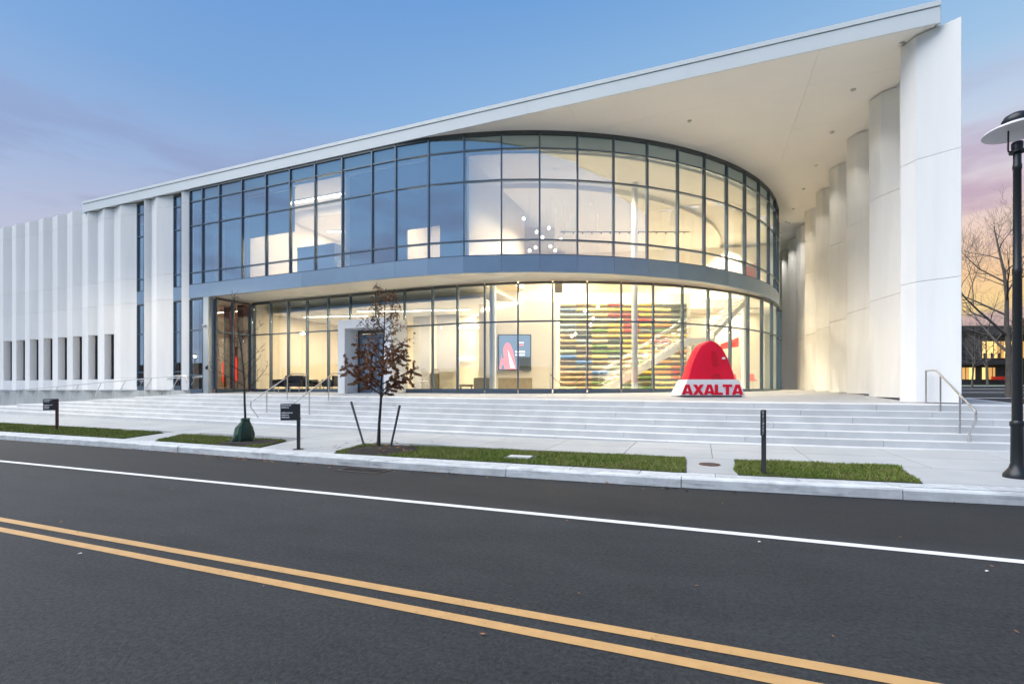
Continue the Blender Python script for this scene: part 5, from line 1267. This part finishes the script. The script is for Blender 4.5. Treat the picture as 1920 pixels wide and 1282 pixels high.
for i in range(9):
    w_ = fbox('window', 1842 + i * 13.5, 1854 + i * 13.5, 640, 671, ('far_lit_window', 'far_lit_window', 'far_lit_dim')[i % 3], fb, 0.1)
    fbox('frame', 1847.2 + i * 13.5, 1848 + i * 13.5, 640, 671, 'far_dark', w_, 0.16, 0.05); fbox('frame', 1842 + i * 13.5, 1846 + i * 13.5, 662, 671, 'far_dark', w_, 0.17, 0.05)
for i in range(12):
    if i in (2, 5, 6, 9): continue
    w_ = fbox('window', 1804 + i * 12.5, 1814.5 + i * 12.5, 689, 711, ('far_lit_dim', 'far_lit_window')[i % 2], fb, 0.1)
    fbox('frame', 1808.5 + i * 12.5, 1809.2 + i * 12.5, 689, 711, 'far_dark', w_, 0.16, 0.05)
fbox('canopy', 1800, 1990, 676, 684, 'far_dark', fb, 1.2, 1.0)
for i in range(3): fbox('red_bench', 1850 + i * 9, 1857 + i * 9, 706, 712, 'red_bright', fb, 0.9, 0.3)
t = empty('brick_building', (47, 95, 2.2), 'red brick block rising behind the dark building', 'building')
MB().box(51.5, 66, 101, 112, 2.0, 13.5).build('wall', 'far_brick', t); MB().box(51.3, 66.2, 100.8, 112.2, 13.5, 13.9).build('roof', 'far_dark', t)
# low buildings across the road, mirrored in the glass
for k, (x0, x1, y1, h, m, lb) in enumerate(((-150, -84, -30, 6.5, 'far_brick', 'low brick warehouse across the road seen mirrored in the glass'), (-78, -40, -38, 5.0, 'far_dark', 'low dark shed across the road seen mirrored in the glass'))):
    t = empty('warehouse', (x0, y1, 0), lb, 'building')
    MB().box(x0, x1, y1 - 20, y1, -0.05, h).build('wall', m, t); MB().box(x0 - 0.4, x1 + 0.4, y1 - 20.4, y1 + 0.4, h, h + 0.35).build('roof', 'far_dark', t)
    for i in range(int((x1 - x0) / 6)): MB().box(x0 + 2 + i * 6, x0 + 5 + i * 6, y1 + 0.02, y1 + 0.08, 1.2, 3.2).build('window', 'far_glass', t)

# ================================================================== fallen leaves and grit in the gutter
V = []; F = []; rr = random.Random(19)
def leaf_at(X, Y, z_, ln):
    th = rr.uniform(0, 6.283); d = Vector((math.cos(th), math.sin(th), rr.uniform(-0.1, 0.35))) * ln; w_ = Vector((-math.sin(th), math.cos(th), rr.uniform(-0.3, 0.3))) * ln * 0.25; p = Vector((X, Y, z_ + 0.006)); k = len(V)
    V.extend([p, p + d * 0.5 + w_, p + d, p + d * 0.5 - w_]); F.extend([(k, k + 1, k + 2), (k, k + 2, k + 3)])
for i in range(170):
    X = rr.choice((rr.gauss(-6.5, 1.3), rr.uniform(-22, 5), rr.gauss(-10, 1.5))); leaf_at(X, yk(X) - abs(rr.gauss(0.04, 0.16)) - 0.03, 0.0, rr.uniform(0.05, 0.11))
for i in range(60):
    X = rr.gauss(-7.2, 0.8); Y = rr.gauss(9.6, 0.5)
    if Y > yk(X) + 0.65: leaf_at(X, Y, zs(X, Y) + 0.06, rr.uniform(0.07, 0.12))
for i in range(26): leaf_at(rr.uniform(-9, 4), rr.uniform(2.2, 7.5), 0.004, rr.uniform(0.02, 0.05))
me = bpy.data.meshes.new('fallen_leaves'); me.from_pydata([tuple(v) for v in V], [], F); me.materials.append(MATS['dry_leaf']); tag(link_obj('fallen_leaves', me), 'scattered dry brown leaves along the gutter and mulch', 'leaves', kind='stuff')
for k, (u, v) in enumerate(((1424, 1016), (150, 1038), (1851, 1071), (202, 946))):
    tt = EYE * FPX / (v - HY); p = SU(u, tt, 0.004)
    t = empty('paper_scrap', p, ['small white paper scrap below the white line in line with the edge-on sign', 'tiny pale scrap just below the double yellow line', 'tiny pale scrap on the asphalt just below the white line', 'small dark crumpled scrap on the asphalt before the maroon sign post'][k], 'litter')
    q = [p + RV * (a * 0.018) + FV * (b_ * 0.012) + Vector((0, 0, c * 0.5)) for a, b_, c in ((-1, -0.6, 0), (0.1, -1, 0.008), (1, 0.3, 0.002), (0.2, 0.9, 0.012), (-0.7, 0.7, 0.004))]
    MB().extrude(q, (0, 0, 0.002)).build('scrap', 'litter' if k < 3 else 'black_chair', t)

b = MB(); n = 60; hv = []
for i in range(n + 1):
    a = R(95 + 170 * i / n); r_ = 320.0; hgt = 18 + 14 * mnoise.noise((i * 0.17, 2.0, 0)) + 5 * mnoise.noise((i * 0.6, 5.0, 0))
    hv += [(r_ * math.sin(a), r_ * math.cos(a), -0.2), (r_ * 1.1 * math.sin(a), r_ * 1.1 * math.cos(a), hgt), (r_ * 1.5 * math.sin(a), r_ * 1.5 * math.cos(a), -0.2)]
b.add(hv, [f for i in range(n) for f in ((3 * i, 3 * i + 3, 3 * i + 4, 3 * i + 1), (3 * i + 1, 3 * i + 4, 3 * i + 5, 3 * i + 2))])
mat('hill', (0.05, 0.06, 0.05), 0.95, var=0.4, vscale=0.05)
tag(b.build('hills', 'hill'), kind='structure')

# ================================================================== track and light strips seen in the hall
tt = 24.2; zt_ = EYE + (HY - 435) / FPX * tt
t = empty('track_light', SU(1170, tt, zt_), 'long thin dark track hung under the upper hall ceiling', 'track light')
MB().tube([SU(1050, tt, zt_), SU(1292, tt, zt_)], 0.028, 6).build('track', 'black_metal', t)
for u in (1062, 1120, 1180, 1240, 1282): MB().tube([SU(u, tt, zt_), SU(u, tt, 10.77)], 0.006, 5).build('hanger', 'steel', t)
for i in range(14): MB().lathe([(0.02, -0.10), (0.035, -0.09), (0.035, -0.03)], SU(1058 + i * 17.3, tt, zt_), 8).build('spot_head', 'black_metal', t)
t = empty('light_strip', SU(862, 26.6, 4.9), 'glowing cove strip above the reception wall logo', 'light strip')
piece('diffuser', ((902 - 826) / FPX * 26.6, 0.05, 0.09), SU(864, 26.9, EYE + (HY - 613) / FPX * 26.6), YAW, 'linear_glow', t)
piece('backing', ((902 - 824) / FPX * 26.6, 0.05, 0.16), SU(864, 26.96, EYE + (HY - 613) / FPX * 26.6), YAW, 'camera_white', t)
t = empty('light_strip', SU(940, 23.3, 5.6), 'bent glowing strip along the bulkhead over the television', 'light strip')
MB().extrude([SU(903, 23.3, EYE + (HY - 583) / FPX * 23.3), SU(971, 23.3, EYE + (HY - 569.5) / FPX * 23.3), SU(971, 23.3, EYE + (HY - 566) / FPX * 23.3), SU(903, 23.3, EYE + (HY - 579) / FPX * 23.3)], FV * 0.05).build('diffuser', 'linear_glow', t)
MB().extrude([SU(971.3, 23.3, EYE + (HY - 569.5) / FPX * 23.3), SU(974.5, 23.3, EYE + (HY - 569.5) / FPX * 23.3), SU(974.5, 23.3, 6.28), SU(971.3, 23.3, 6.28)], FV * 0.05).build('diffuser', 'linear_glow', t)
